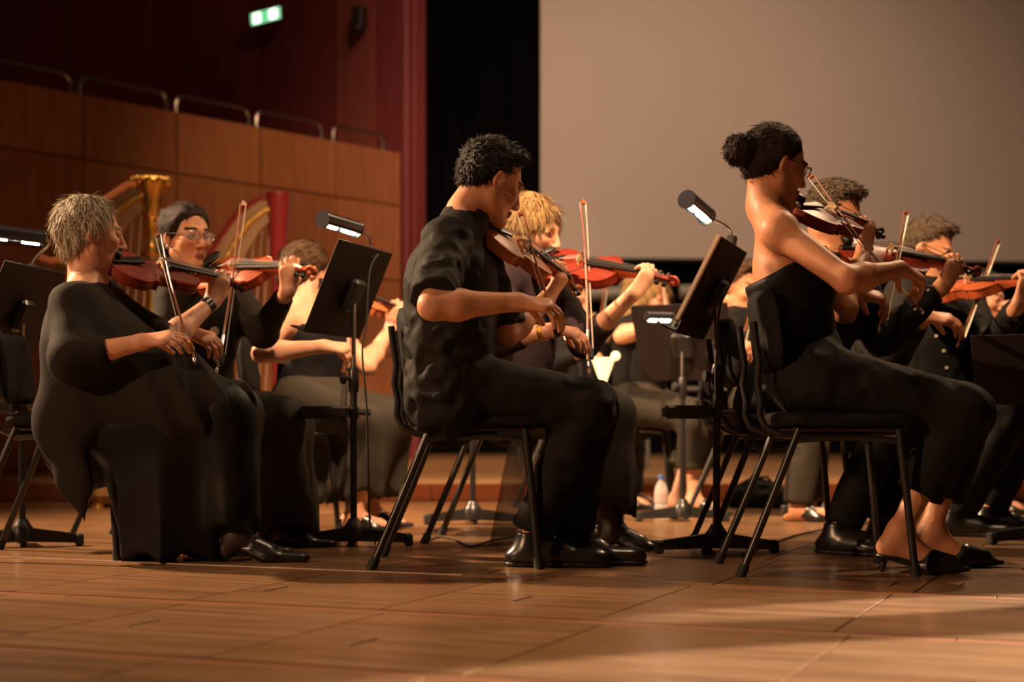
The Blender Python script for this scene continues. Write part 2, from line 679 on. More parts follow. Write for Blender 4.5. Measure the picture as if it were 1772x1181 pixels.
# ------------------------------------------------------------------ floor: panels of oak set in strips, turned 22 degrees
GA = math.radians(-22)
U = np.array([math.cos(GA), math.sin(GA), 0])
Vv = np.array([-math.sin(GA), math.cos(GA), 0])
mb = MB()
mb.box((0, 6.0, -0.035), (12, 10.5, 0.03))
floor = link('floor', mb.mesh('floor'), M_gap)
tag(floor, kind='structure')
Rg = rotz(GA)
ROWS = [1.74, 2.59, 3.42, 4.28, 5.12, 5.97, 6.81, 7.66, 8.5, 9.35, 10.2, 11.05]
pan = {}
for i in range(len(ROWS) - 1):
    v0, v1 = ROWS[i] + 0.03, ROWS[i + 1] - 0.03
    off = (i % 2) * 0.045
    for k in range(-13, 11):
        u0, u1 = -1.735 + off + 0.54 * k, -1.735 + off + 0.54 * (k + 1)
        c = U * (u0 + u1) / 2 + Vv * (v0 + v1) / 2
        if c[1] > 9.2 or c[1] < 1.9 or abs(c[0]) > 0.36 * c[1] + 1.0:
            continue
        key = (round(v1 - v0, 3), (i * 3 + k * 5) % 4)
        if key not in pan:
            pan[key] = MB().box((0, 0, -0.011), (0.534, v1 - v0 - 0.006, 0.022)).mesh('floor_panel')
            pan[key].materials.append(M_floor[key[1]])
        o = link('floor_panel', pan[key], None, floor)
        o.location = (c[0], c[1], 0.0)
        o.rotation_euler = (0, 0, GA)
for i, v in enumerate(ROWS):
    for k in range(-3, 4):
        c = U * (-1.5 + 2.2 * k) + Vv * v
        if abs(c[0]) > 0.36 * c[1] + 1.6 or c[1] > 9.4:
            continue
        key = 'strip'
        if key not in pan:
            pan[key] = MB().box((0, 0, -0.0115), (2.194, 0.05, 0.021)).mesh('floor_strip')
            pan[key].materials.append(M_strip)
        o = link('floor_strip', pan[key], None, floor)
        o.location = (c[0], c[1], 0.0)
        o.rotation_euler = (0, 0, GA)
# pale metal edge strip let into one seam
o = link('trim_1', MB().box(tuple(U * -3.05 + Vv * 4.315 + np.array([0, 0, -0.004])), (2.3, 0.009, 0.010), Rg).mesh('trim_1'), mat('floor_edge_strip', (0.6, 0.5, 0.38), 0.4))
tag(o, kind='structure')
# short hand-hold slots let into the panels
slot = MB().box((0, 0, 0), (0.006, 0.12, 0.003)).mesh('floor_slot')
slot.materials.append(M_gap)
for (x, y) in ((250, 1079), (630, 1112), (478, 1020), (855, 990), (905, 1037), (1545, 1012), (1664, 1013)):
    Yd = 1260.0 / (y - HY)
    o = link('floor_slot', slot, None, floor)
    o.location = ((x - CX) * Yd / FPX, Yd, 0.0)
    o.rotation_euler = (0, 0, GA)

# low riser at the back of the stage
RZ = 0.125
riser = empty('stage_riser', (0, 9.0, 0), 'low wooden riser with orange front along the back of the stage', 'platform')
for k in range(-6, 7):
    o = link('front_board', MB().box((k * 0.9, 0.012, RZ / 2 - 0.008), (0.895, 0.024, RZ - 0.018)).mesh('front_board'), M_riser, riser)
for k in range(8):
    o = link('top_board', MB().box((0, 0.30 + 0.85 * k, RZ - 0.012), (11.6, 0.846, 0.024)).mesh('top_board'), M_risertop, riser)

# ------------------------------------------------------------------ walls
wl0, wld = np.array([-3.23, 10.2, 0]), nrm([2.32, 2.8, 0])
wln = np.array([wld[1], -wld[0], 0])
Rw = np.stack([wld, -wln, np.array([0, 0, 1.0])], axis=1)
mb = MB()
mb.box(wl0 + wld * 0.85 - wln * 0.12 + np.array([0, 0, 1.285]), (5.6, 0.16, 2.57), Rw)
wall = link('wall_left', mb.mesh('wall_left'), M_redwall[0])
tag(wall, kind='structure')
rows = [0.13, 0.97, 1.57, 2.17, 2.60]
for i in range(4):
    for k in range(-3, 5):
        t0 = -0.16 + 0.77 * k
        t1 = min(t0 + 0.77, 3.63)
        if t0 > 3.6:
            continue
        z0, z1 = rows[i], rows[i + 1]
        c = wl0 + wld * (t0 + t1) / 2 + np.array([0, 0, (z0 + z1) / 2])
        me = MB().box((0, 0, 0), (t1 - t0 - 0.012, 0.05, z1 - z0 - 0.012), Rw).mesh('wall_panel')
        link('wall_panel', me, M_panel[(i * 2 + k) % 3], wall, tuple(c))
# railing hoops standing on the balcony wall
for k, (ta, tb) in enumerate(((-0.85, -0.12), (-0.02, 0.56), (0.63, 1.35), (1.43, 2.10), (2.17, 2.83), (2.95, 3.5))):
    a, b = wl0 + wld * ta - wln * 0.05, wl0 + wld * tb - wln * 0.05
    z0, z1, r = 2.57, 2.73, 0.06
    pts = [a + [0, 0, z0], a + [0, 0, z1 - r], a + wld * r * .3 + [0, 0, z1 - r * .3], a + wld * r + [0, 0, z1],
           b - wld * r + [0, 0, z1], b - wld * r * .3 + [0, 0, z1 - r * .3], b + [0, 0, z1 - r], b + [0, 0, z0]]
    o = link('balcony_rail', MB().tube(pts, 0.014, 8).mesh('balcony_rail', True), M_chrome)
    tag(o, ['grey tube rail hoop on the balcony wall, first at the left edge',
            'grey tube rail hoop on the balcony wall, second from the left edge',
            'grey tube rail hoop on the balcony wall, third from the left edge',
            'grey tube rail hoop on the balcony wall below the exit sign',
            'grey tube rail hoop on the balcony wall right of the exit sign',
            'grey tube rail hoop on the balcony wall nearest the black curtain'][k], 'railing', 'balcony rail hoops')

mb = MB()
a, b = np.array([-5.6, 16.3, 0]), np.array([-0.80, 13.4, 0])
wd = nrm(b - a)
wn = np.array([wd[1], -wd[0], 0])
Rb = np.stack([wd, -wn, np.array([0, 0, 1.0])], axis=1)
Lb = np.linalg.norm(b - a)
mb.box((a + b) / 2 - wn * 0.1 + np.array([0, 0, 3.6]), (Lb, 0.1, 7.2), Rb)
wback = link('wall_back', mb.mesh('wall_back'), M_redwall[0])
tag(wback, kind='structure')


def onwall(px):
    u = (px - CX) / FPX
    return (u * a[1] - a[0]) / (wd[0] - u * wd[1])


ed = [0.0] + [onwall(x) for x in (120, 270, 330, 455, 586, 655)] + [Lb]
for i in range(len(ed) - 1):
    t0, t1 = ed[i], ed[i + 1]
    me = MB().box((0, 0, 0), (t1 - t0 - 0.02, 0.06 + 0.05 * (i % 2), 7.0), Rb).mesh('wall_panel')
    c = a + wd * (t0 + t1) / 2 + np.array([0, 0, 3.62])
    link('wall_panel', me, M_redwall[[0, 0, 1, 1, 1, 2, 1][i]], wback, tuple(c))
# return of the wall towards the black opening
mb = MB()
mb.box((-0.845, 13.50, 3.6), (0.10, 0.20, 7.2))
wr = link('wall_return', mb.mesh('wall_return'), M_redwall[0])
tag(wr, kind='structure')

# black drape behind everything
mb = MB()
n = 120
vs, fs = [], []
for i in range(n + 1):
    x = -1.6 + 9.6 * i / n
    y = 15.6 + 0.05 * math.sin(i * 1.1) + 0.02 * math.sin(i * 2.7)
    vs += [(x, y, 0.0), (x, y, 7.5), (x, y + 0.01, 7.5), (x, y + 0.01, 0)]
for i in range(n):
    for k in range(4):
        fs.append((i * 4 + k, i * 4 + 4 + k, i * 4 + 4 + (k + 1) % 4, i * 4 + (k + 1) % 4))
mb.add(vs, fs)
o = link('stage_curtain', mb.mesh('stage_curtain', True), M_curtain)
tag(o, 'black stage drape hanging behind the projection screen', 'curtain')

# projection screen
sa, sb = np.array([0.254, 14.5, 0]), np.array([4.72, 14.87, 0])
sd = nrm(sb - sa)
sn = np.array([sd[1], -sd[0], 0])
Rs = np.stack([sd, -sn, np.array([0, 0, 1.0])], axis=1)
SL = 7.2
cen = sa + sd * SL / 2
root = empty('projection_screen', (cen[0], cen[1], 0), 'large blank projection screen hanging above the orchestra', 'screen')
link('screen_surface', MB().box((0, 0, 1.905 + 2.6), (SL, 0.02, 5.2), Rs).mesh('screen_surface'), M_screen, root)
link('bottom_batten', MB().box((0, 0.0, 1.895), (SL, 0.05, 0.03), Rs).mesh('bottom_batten'), M_blackmetal, root)

# exit sign on the back wall
M_exit = mat('exit_sign_panel', (0.1, 0.4, 0.2), 0.4, emit=(0.45, 1.0, 0.55), estr=0.9)
M_exitw = mat('exit_sign_white', (0.9, 1, 0.9), 0.4, emit=(0.75, 1.0, 0.70), estr=3.0)
M_exitg = mat('exit_sign_green', (0.02, 0.3, 0.12), 0.4, emit=(0.03, 0.75, 0.25), estr=0.8)
c = P(460, 28, 13.95)
root = empty('exit_sign', c, 'small lit green and white exit sign high on the dark red wall', 'sign')
Re = rotz(math.radians(-31))
Rt = Re @ np.array([[math.cos(.07), 0, -math.sin(.07)], [0, 1, 0], [math.sin(.07), 0, math.cos(.07)]])
link('housing', MB().box(Rt @ np.array([0, 0.035, 0]), (0.34, 0.06, 0.12), Rt, 0.008).mesh('housing'), M_blackmetal, root)
link('light_panel', MB().box(Rt @ np.array([0, -0.004, 0]), (0.32, 0.01, 0.10), Rt).mesh('light_panel'), M_exit, root)
link('pictogram', MB().box(Rt @ np.array([-0.09, -0.012, 0]), (0.075, 0.006, 0.085), Rt, 0.002).mesh('pictogram'), M_exitw, root)
link('pictogram', MB().box(Rt @ np.array([0.09, -0.012, 0]), (0.075, 0.006, 0.085), Rt, 0.002).mesh('pictogram'), M_exitw, root)
link('pictogram', MB().box(Rt @ np.array([-0.002, -0.012, 0]), (0.035, 0.006, 0.085), Rt, 0.002).mesh('pictogram'), M_exitg, root)
# small dark loudspeaker / fixture on the wall
c = P(622, 45, 13.5)
o = link('wall_speaker', MB().box((0, 0, 0.06), (0.10, 0.12, 0.2), rotz(-.4), 0.02).ell((-0.01, -0.05, -0.03), (0.04, 0.04, 0.04)).mesh('wall_speaker', True), M_blackmetal, None, tuple(c))
tag(o, 'small dark fixture hanging on the wall right of the exit sign', 'wall fixture')

# ------------------------------------------------------------------ chair
def build_chair_meshes():
    D = {}
    # seat pad: rounded plate, slightly dished
    ol = []
    for (cx_, cy_, a0) in ((0.175, 0.135, 0), (-0.105, 0.135, 90), (-0.105, -0.135, 180), (0.175, -0.135, 270)):
        for q in range(7):
            aa = math.radians(a0 + 15 * q)
            ol.append((cx_, cy_, math.cos(aa), math.sin(aa)))
    vs, fs = [], []
    lev = [(0.050, 0.432), (0.066, 0.435), (0.072, 0.445), (0.072, 0.458), (0.066, 0.468), (0.050, 0.474), (0.0, 0.478)]
    for (rr_, z) in lev:
        for (cx_, cy_, ca, sa_) in ol:
            vs.append((cx_ + rr_ * ca, cy_ + rr_ * sa_, z - (0.012 * max(0, cx_ + rr_ * ca - 0.18) / 0.07)))
    nn_ = len(ol)
    for i in range(len(lev) - 1):
        for k in range(nn_):
            fs.append((i * nn_ + k, i * nn_ + (k + 1) % nn_, (i + 1) * nn_ + (k + 1) % nn_, (i + 1) * nn_ + k))
    fs.append(tuple(range(nn_ - 1, -1, -1)))
    fs.append(tuple(range((len(lev) - 1) * nn_, len(lev) * nn_)))
    D['seat'] = mesh_from('seat', vs, fs)
    D['seat_board'] = MB().box((0.03, 0, 0.424), (0.34, 0.36, 0.014), None, 0.006).mesh('seat_board')
    # back rest: curved padded shell
    vs, fs = [], []
    nx, nz = 13, 9
    for side in (0, 1):
        for j in range(nz):
            z = j / (nz - 1)
            zz = 0.565 + 0.235 * z
            wdt = 0.19 * (1 - 0.35 * max(0, (z - 0.72) / 0.28) ** 2 - 0.30 * max(0, (0.25 - z) / 0.25) ** 2)
            for i in range(nx):
                y = -1 + 2 * i / (nx - 1)
                edge = max(abs(y), abs(2 * z - 1))
                th = 0.011 * math.sqrt(max(0.0, 1 - edge ** 6)) + 0.004
                x = -0.205 - 0.12 * (zz - 0.6) + 0.035 * y * y * (1 if True else 0)
                vs.append((x + (th if side else -th), y * wdt, zz))
    for side in (0, 1):
        b0 = side * nx * nz
        for j in range(nz - 1):
            for i in range(nx - 1):
                q = (b0 + j * nx + i, b0 + j * nx + i + 1, b0 + (j + 1) * nx + i + 1, b0 + (j + 1) * nx + i)
                fs.append(q if side else q[::-1])
    ring = [i for i in range(nx)] + [j * nx + nx - 1 for j in range(1, nz)] + [(nz - 1) * nx + i for i in range(nx - 2, -1, -1)] + [j * nx for j in range(nz - 2, 0, -1)]
    o2 = nx * nz
    for i in range(len(ring)):
        j = (i + 1) % len(ring)
        fs.append((ring[i], ring[j], ring[j] + o2, ring[i] + o2))
    D['backrest'] = mesh_from('backrest', vs, fs)
    for nm, sy in (('l', 1), ('r', -1)):
        D['rear' + nm] = MB().tube([(-0.125, sy * 0.19, 0.425), (-0.20, sy * 0.202, 0.24), (-0.292, sy * 0.218, 0.02)], 0.0115, 10).mesh('leg', True)
        D['front' + nm] = MB().tube([(0.165, sy * 0.19, 0.425), (0.185, sy * 0.2, 0.24), (0.205, sy * 0.218, 0.02)], 0.0115, 10).mesh('leg', True)
        D['rfoot' + nm] = MB().tube([(-0.286, sy * 0.217, 0.034), (-0.302, sy * 0.22, 0.0)], [0.0145, 0.016], 10).mesh('foot_cap', True)
        D['ffoot' + nm] = MB().tube([(0.2035, sy * 0.217, 0.034), (0.2075, sy * 0.22, 0.0)], [0.0145, 0.016], 10).mesh('foot_cap', True)
        D['rail' + nm] = MB().tube([(-0.14, sy * 0.192, 0.392), (-0.06, sy * 0.194, 0.398), (0.04, sy * 0.194, 0.40), (0.11, sy * 0.194, 0.398), (0.17, sy * 0.192, 0.39)], 0.009, 8).mesh('side_rail', True)
        pts = [(0.08, sy * 0.13, 0.408), (-0.10, sy * 0.13, 0.408), (-0.17, sy * 0.13, 0.41), (-0.205, sy * 0.13, 0.43), (-0.222, sy * 0.13, 0.465), (-0.218, sy * 0.13, 0.51),
               (-0.202, sy * 0.13, 0.56), (-0.196, sy * 0.13, 0.62), (-0.205, sy * 0.13, 0.68), (-0.212, sy * 0.13, 0.74)]
        pts = [(p[0] - (0.035 if i > 5 else 0.008 if i > 2 else 0), p[1], p[2]) for i, p in enumerate(pts)]
        D['sup' + nm] = MB().tube(pts, 0.0105, 10).mesh('back_support', True)
    D['cross'] = MB().tube([(-0.13, -0.19, 0.405), (-0.13, 0.19, 0.405)], 0.009, 8).mesh('cross_bar', True)
    D['cross2'] = MB().tube([(0.165, -0.19, 0.405), (0.165, 0.19, 0.405)], 0.009, 8).mesh('cross_bar', True)
    for k, me in D.items():
        me.materials.append(M_pad if k in ('seat', 'backrest') else M_ply if k == 'seat_board' else M_rubber if 'foot' in k else M_blackmetal)
    return D


CH = build_chair_meshes()


def chair(x, y, rz, label, bz=0.0):
    r = empty('orchestra_chair', (x, y, 0), label, 'chair', 'black tube-frame orchestra chairs', rz)
    link('seat', CH['seat'], None, r)
    link('seat_board', CH['seat_board'], None, r)
    link('backrest', CH['backrest'], None, r, (0, 0, bz))
    for s in 'lr':
        lg = link('leg', CH['rear' + s], None, r)
        link('foot_cap', CH['rfoot' + s], None, lg)
        lg = link('leg', CH['front' + s], None, r)
        link('foot_cap', CH['ffoot' + s], None, lg)
        link('side_rail', CH['rail' + s], None, r)
        link('back_support', CH['sup' + s], None, r)
    link('cross_bar', CH['cross'], None, r)
    link('cross_bar', CH['cross2'], None, r)
    return r


# ------------------------------------------------------------------ music stand
ARM = MB()
for z0, z1, x0, x1, w0, w1 in ((0.020, 0.072, 0.0, 0.20, 0.048, 0.034),):
    ARM.add([(x0, -w0 / 2, z0), (x1, -w1 / 2, 0.012), (x1, w1 / 2, 0.012), (x0, w0 / 2, z0),
             (x0, -w0 / 2 * .8, z1), (x1, -w1 / 2 * .8, 0.042), (x1, w1 / 2 * .8, 0.042), (x0, w0 / 2 * .8, z1)],
            [(3, 2, 1, 0), (4, 5, 6, 7), (0, 1, 5, 4), (1, 2, 6, 5), (2, 3, 7, 6), (3, 0, 4, 7)])
ARM_ME = ARM.mesh('base_arm')
ARM_ME.materials.append(M_blackmetal)
CAP_ME = MB().box((0.196, 0, 0.022), (0.03, 0.042, 0.044), None, 0.006).mesh('foot_cap')
CAP_ME.materials.append(M_rubber)


def stand(x, y, zd, yaw, lean, label, w=0.50, h=0.34, base_rot=0.0, tray=None, paper=False, knob=True, off=(0.0, 0.0)):
    """yaw: direction (radians) the music faces; lean: how far the desk leans back"""
    r = empty('music_stand', (x, y, 0), label, 'music stand', 'orchestra music stands')
    for k in range(3):
        o = link('base_arm', ARM_ME, None, r)
        o.rotation_euler = (0, 0, base_rot + k * math.pi / 2)
        link('foot_cap', CAP_ME, None, o)
    link('base_hub', MB().lathe([(0.04, 0.02), (0.04, 0.066), (0.028, 0.082), (0.018, 0.10)], 14).mesh('base_hub', True), M_blackmetal, r)
    link('post', MB().tube([(0, 0, 0.06), (0, 0, 0.62)], 0.0125, 12).mesh('post', True), M_blackmetal, r)
    link('inner_post', MB().tube([(0, 0, 0.58), (0, 0, zd)], 0.008, 12).mesh('inner_post', True), M_chrome, r)
    if knob:
        ck = link('clamp_collar', MB().lathe([(0.017, 0.55), (0.019, 0.56), (0.019, 0.62), (0.013, 0.64)], 12).mesh('clamp_collar', True), M_blackmetal, r)
        link('knob', MB().lathe([(0.008, 0), (0.008, 0.012), (0.02, 0.016), (0.022, 0.024), (0.018, 0.034)], 12, (-0.012, -0.01, 0.60), frame((0, 0, 1), (-1, -0.3, 0))).mesh('knob', True), M_rubber, ck)
    n = np.array([math.cos(yaw), math.sin(yaw), 0])       # towards the reader
    wv = np.array([-n[1], n[0], 0])
    up = nrm(np.array([0, 0, math.cos(lean)]) - n * math.sin(lean))
    nn = nrm(np.cross(wv, up))
    if np.dot(nn, n) < 0:
        nn = -nn
    R = np.stack([wv, nn, up], axis=1)
    if np.linalg.det(R) < 0:
        R[:, 0] *= -1
    c = np.array([off[0], off[1], zd]) + up * 0.03 + nn * 0.03
    d = link('desk', MB().box(c, (w, 0.006, h), R, 0.002).mesh('desk'), M_desk, r)
    link('desk_lip', MB().box(c - up * (h / 2) + nn * 0.025, (w, 0.055, 0.006), R).mesh('desk_lip'), M_desk, d)
    link('desk_bracket', MB().box(c - nn * 0.022 - up * 0.01, (0.10, 0.034, 0.12), R, 0.012).mesh('desk_bracket', True), M_blackmetal, r)
    if tray is not None:
        tz, tl, ta = tray
        t = np.array([math.cos(ta), math.sin(ta), 0])
        Rt = frame(t, (0, 0, 1))
        to = link('accessory_tray', MB().box(t * (tl / 2 + 0.02) + [0, 0, tz], (tl, 0.11, 0.046), Rt, 0.008).mesh('accessory_tray', True), M_blackmetal, r)
        link('tray_clamp', MB().lathe([(0.018, -0.02), (0.02, 0.0), (0.018, 0.02)], 10, (0, 0, tz)).mesh('tray_clamp', True), M_blackmetal, to)
        link('clamp_screw', MB().tube([(0, 0, tz), tuple(-t * 0.06 + [0, 0, tz])], [0.009, 0.013], 8).mesh('clamp_screw', True), M_blackmetal, to)
    top = np.array([x, y, 0]) + c + up * h / 2
    if paper:
        o = link('sheet_music', MB().box(np.array([x, y, 0]) + c + nn * 0.012 + up * 0.02, (0.55, 0.012, 0.30), R).mesh('sheet_music'), M_paper)
        tag(o, 'sheets of music standing on ' + paper, 'sheet music')
    return dict(root=r, R=R, top=top, c=np.array([x, y, 0]) + c, w=w, h=h, up=up, nn=nn, wv=R[:, 0])


def stand_lamp(center, axis, attach, label, L=0.17, rr=0.030, power=2.0, down=(0, 0, -1)):
    """half-round hood with glowing bulb and a bent arm"""
    axis = nrm(axis)
    R = frame(axis, -np.asarray(down, float))
    r = empty('stand_lamp', attach, label, 'lamp', 'clip lamps on the music stands')
    o0 = np.asarray(attach, float)
    c = np.asarray(center, float) - o0
    vs, fs = [], []
    na = 13
    for xi in (-L / 2, L / 2):
        for rad in (rr, rr - 0.002):
            for i in range(na):
                a_ = math.radians(-38 + 256 * i / (na - 1))
                vs.append(c + R @ np.array([xi, rad * math.cos(a_), rad * math.sin(a_)]))
    for i in range(na - 1):
        fs.append((i, i + 1, 2 * na + i + 1, 2 * na + i))
        fs.append((na + i + 1, na + i, 3 * na + i, 3 * na + i + 1))
    fs.append((0, 2 * na, 3 * na, na))
    fs.append((na - 1, 2 * na - 1, 4 * na - 1, 3 * na - 1))
    hood = link('lamp_hood', MB().add(vs, fs).mesh('lamp_hood', True), M_blacklac, r)
    for sx in (-1, 1):
        Rl = frame(R @ np.array([0, 0, 1.0]), axis)
        link('end_cap', MB().lathe([(rr + 0.001, -0.004), (rr + 0.002, 0), (rr + 0.001, 0.004)], 16, c + axis * sx * L / 2, Rl).mesh('end_cap', True), M_blacklac, hood)
    for sx in (-0.27, 0.27):
        b = link('bulb', MB().tube([c + axis * (sx - 0.15) * L + R[:, 2] * -0.010, c + axis * (sx + 0.15) * L + R[:, 2] * -0.010], 0.014, 10).mesh('bulb', True), M_bulb, r)
    e = c + axis * L / 2
    a0 = np.zeros(3)
    pts = []
    p0, p3 = e, a0
    p1 = e + axis * 0.055
    p2 = a0 + np.array([0, 0, 0.055]) + axis * 0.012
    for i in range(11):
        t = i / 10
        pts.append((1 - t) ** 3 * p0 + 3 * (1 - t) ** 2 * t * p1 + 3 * (1 - t) * t * t * p2 + t ** 3 * p3)
    link('lamp_arm', MB().tube(pts, 0.0055, 8).mesh('lamp_arm', True), M_chrome, r)
    link('clip', MB().box(a0 - [0, 0, 0.012], (0.03, 0.03, 0.045), R, 0.005).mesh('clip'), M_blackmetal, r)
    l = bpy.data.lights.new('stand_lamp_light', 'SPOT')
    l.energy = power
    l.color = (1.0, 0.84, 0.62)
    l.spot_size = math.radians(130)
    l.spot_blend = 0.6
    l.shadow_soft_size = 0.02
    lo = bpy.data.objects.new('stand_lamp_light', l)
    lo.location = np.asarray(center, float) + nrm(down) * 0.012
    aim(lo, lo.location + Vector(nrm(down)))
    COL.objects.link(lo)
    return r


def cable(pts, label, r=0.0035):
    # smooth the given points with a Catmull-Rom curve
    pts = [np.asarray(p, float) for p in pts]
    out = []
    for i in range(len(pts) - 1):
        p0, p1, p2, p3 = pts[max(i - 1, 0)], pts[i], pts[i + 1], pts[min(i + 2, len(pts) - 1)]
        for k in range(6):
            t = k / 6
            out.append(0.5 * ((2 * p1) + (-p0 + p2) * t + (2 * p0 - 5 * p1 + 4 * p2 - p3) * t * t + (-p0 + 3 * p1 - 3 * p2 + p3) * t ** 3))
    out.append(pts[-1])
    o = link('cable', MB().tube(out, r, 6).mesh('cable', True), M_rubber)
    tag(o, label, 'cable', 'lamp and floor cables')
    return o


def FL(x, y, dz=0.0):
    Yd = FPX * (CAMH - dz) / (y - HY)
    return np.array([(x - CX) * Yd / FPX, Yd, dz])


# ------------------------------------------------------------------ violin and bow (local x = chin end -> scroll, z = top plate up)
M_varn = [mat('violin_varnish_%d' % i, c, 0.42, var=0.3, vscale=10, stretch=(1, 8, 4), coat=0.0, spec=0.3)
          for i, c in enumerate([(0.20, 0.028, 0.014), (0.40, 0.085, 0.025), (0.22, 0.026, 0.012), (0.46, 0.14, 0.045)])]
M_ebony = mat('ebony', (0.014, 0.011, 0.010), 0.42, spec=0.3)
M_bridge = mat('bridge_maple', (0.62, 0.42, 0.20), 0.5)
M_string = mat('steel_string', (0.7, 0.68, 0.65), 0.25, metallic=1.0)
M_stick = mat('pernambuco', (0.24, 0.075, 0.028), 0.3, coat=0.3)
M_hairs = mat('bow_hair_white', (0.72, 0.62, 0.48), 0.6)
M_silver = mat('silver', (0.8, 0.78, 0.74), 0.22, metallic=1.0)


def build_violin_meshes():
    D = {}
    st = [(0.0, 0.004), (0.004, 0.034), (0.015, 0.062), (0.035, 0.084), (0.06, 0.098), (0.085, 0.103), (0.11, 0.099), (0.13, 0.090), (0.142, 0.086), (0.149, 0.093),
          (0.154, 0.076), (0.165, 0.064), (0.18, 0.057), (0.20, 0.0545), (0.22, 0.060), (0.233, 0.070), (0.239, 0.080), (0.247, 0.074), (0.26, 0.0775), (0.28, 0.083),
          (0.30, 0.0825), (0.32, 0.075), (0.338, 0.058), (0.349, 0.036), (0.355, 0.014), (0.356, 0.004)]
    ac = [-1, -0.85, -0.6, -0.3, 0, 0.3, 0.6, 0.85, 1]
    def plate(z0, arch, sign, sc=1.0):
        vs, fs = [], []
        for (x, w) in st:
            e = min(1, max(0, math.sin(math.pi * x / 0.356)) * 1.6)
            for a_ in ac:
                vs.append((x, a_ * w * sc, z0 + sign * (0.002 + arch * (1 - a_ * a_) ** 1.0 * e)))
        n_ = len(ac)
        for i in range(len(st) - 1):
            for k in range(n_ - 1):
                q = (i * n_ + k, (i + 1) * n_ + k, (i + 1) * n_ + k + 1, i * n_ + k + 1)
                fs.append(q if sign > 0 else q[::-1])
        # rim
        base = len(vs)
        rim = [i * n_ for i in range(len(st))] + [i * n_ + n_ - 1 for i in range(len(st) - 1, -1, -1)]
        for i in rim:
            v = vs[i]
            vs.append((v[0], v[1], z0 - sign * 0.002))
        m_ = len(rim)
        for i in range(m_):
            j = (i + 1) % m_
            fs.append((rim[i], rim[j], base + j, base + i))
        return mesh_from('plate', vs, fs)
    D['top_plate'] = plate(0.016, 0.013, 1)
    D['back_plate'] = plate(-0.016, 0.012, -1)
    vs, fs = [], []
    out = [(x, w * 0.965) for x, w in st] + [(x, -w * 0.965) for x, w in reversed(st)]
    for x, y in out:
        vs += [(0.002 + x * 0.99, y, -0.016), (0.002 + x * 0.99, y, 0.016)]
    m_ = len(out)
    for i in range(m_):
        j = (i + 1) % m_
        fs.append((2 * i, 2 * j, 2 * j + 1, 2 * i + 1))
    D['ribs'] = mesh_from('ribs', vs, fs)
    def arch_z(x, y):
        w = np.interp(x, [s_[0] for s_ in st], [s_[1] for s_ in st])
        e = min(1, max(0, math.sin(math.pi * x / 0.356)) * 1.6)
        return 0.016 + 0.002 + 0.013 * (1 - (y / w) ** 2) * e
    for sy, nm in ((1, 'f_l'), (-1, 'f_r')):
        pts = []
        for i in range(13):
            t = i / 12
            x = 0.158 + 0.075 * t
            y = sy * (0.047 - 0.018 * t + 0.008 * math.sin(2 * math.pi * t))
            pts.append((x, y))
        vs, fs = [], []
        for i, (x, y) in enumerate(pts):
            w = 0.0022 + 0.0015 * (abs(i - 6) > 4)
            vs += [(x, y - w, arch_z(x, y - w) + 0.0006), (x, y + w, arch_z(x, y + w) + 0.0006), (x, y + w, arch_z(x, y + w) - 0.002), (x, y - w, arch_z(x, y - w) - 0.002)]
        for i in range(12):
            for k in range(4):
                fs.append((i * 4 + k, i * 4 + 4 + k, i * 4 + 4 + (k + 1) % 4, i * 4 + (k + 1) % 4))
        D[nm] = mesh_from('f_hole', vs, fs)
    def wedge(x0, x1, w0, w1, z0a, z0b, z1a, z1b, rnd=0.25):
        m2 = MB()
        sec = lambda x, w, za, zb: [(x, -w, za), (x, w, za), (x, w, zb - (zb - za) * rnd), (x, w * 0.55, zb), (x, -w * 0.55, zb), (x, -w, zb - (zb - za) * rnd)]
        vs = sec(x0, w0, z0a, z0b) + sec(x1, w1, z1a, z1b)
        fs = [(5, 4, 3, 2, 1, 0), tuple(range(6, 12))] + [(i, (i + 1) % 6, 6 + (i + 1) % 6, 6 + i) for i in range(6)]
        return m2.add(vs, fs)
    D['fingerboard'] = wedge(0.222, 0.49, 0.021, 0.012, 0.038, 0.047, 0.020, 0.028).mesh('fingerboard', False)
    D['neck'] = wedge(0.34, 0.49, 0.015, 0.0115, 0.036, -0.012, 0.020, 0.002, 0.5).mesh('neck', False)
    pb = wedge(0.488, 0.562, 0.0125, 0.008, 0.019, -0.004, 0.004, -0.016, 0.3)
    # volute
    pts, rs = [], []
    for i in range(26):
        t = i / 25
        a_ = math.pi * 0.9 - t * math.pi * 3.3
        rad = 0.019 * (1 - 0.78 * t)
        pts.append((0.572 + rad * math.cos(a_), 0, -0.006 + rad * math.sin(a_)))
        rs.append(0.0075 - 0.002 * t)
    pb.tube(pts, rs, 8)
    Rl = np.array([[1, 0, 0], [0, 0, 1], [0, -1, 0.0]])
    pb.lathe([(0.012, -0.009), (0.012, 0.009)], 14, (0.572, 0, -0.006), Rl)
    pb.lathe([(0.004, -0.021), (0.008, -0.019), (0.0085, 0.019), (0.004, 0.021)], 12, (0.572, 0, -0.006), Rl)
    D['scroll'] = pb.mesh('scroll', True)
    for i, (x, sy) in enumerate(((0.505, 1), (0.520, -1), (0.535, 1), (0.548, -1))):
        z = 0.006 - 0.0007 * i * 5
        Rp = np.array([[1, 0, 0], [0, 0, sy], [0, -sy, 0.0]])
        D['peg%d' % i] = MB().lathe([(0.003, -0.018), (0.0035, 0.012), (0.004, 0.016), (0.0085, 0.022), (0.0085, 0.033), (0.003, 0.037)], 10, (x, 0, z), Rp).mesh('peg', True)
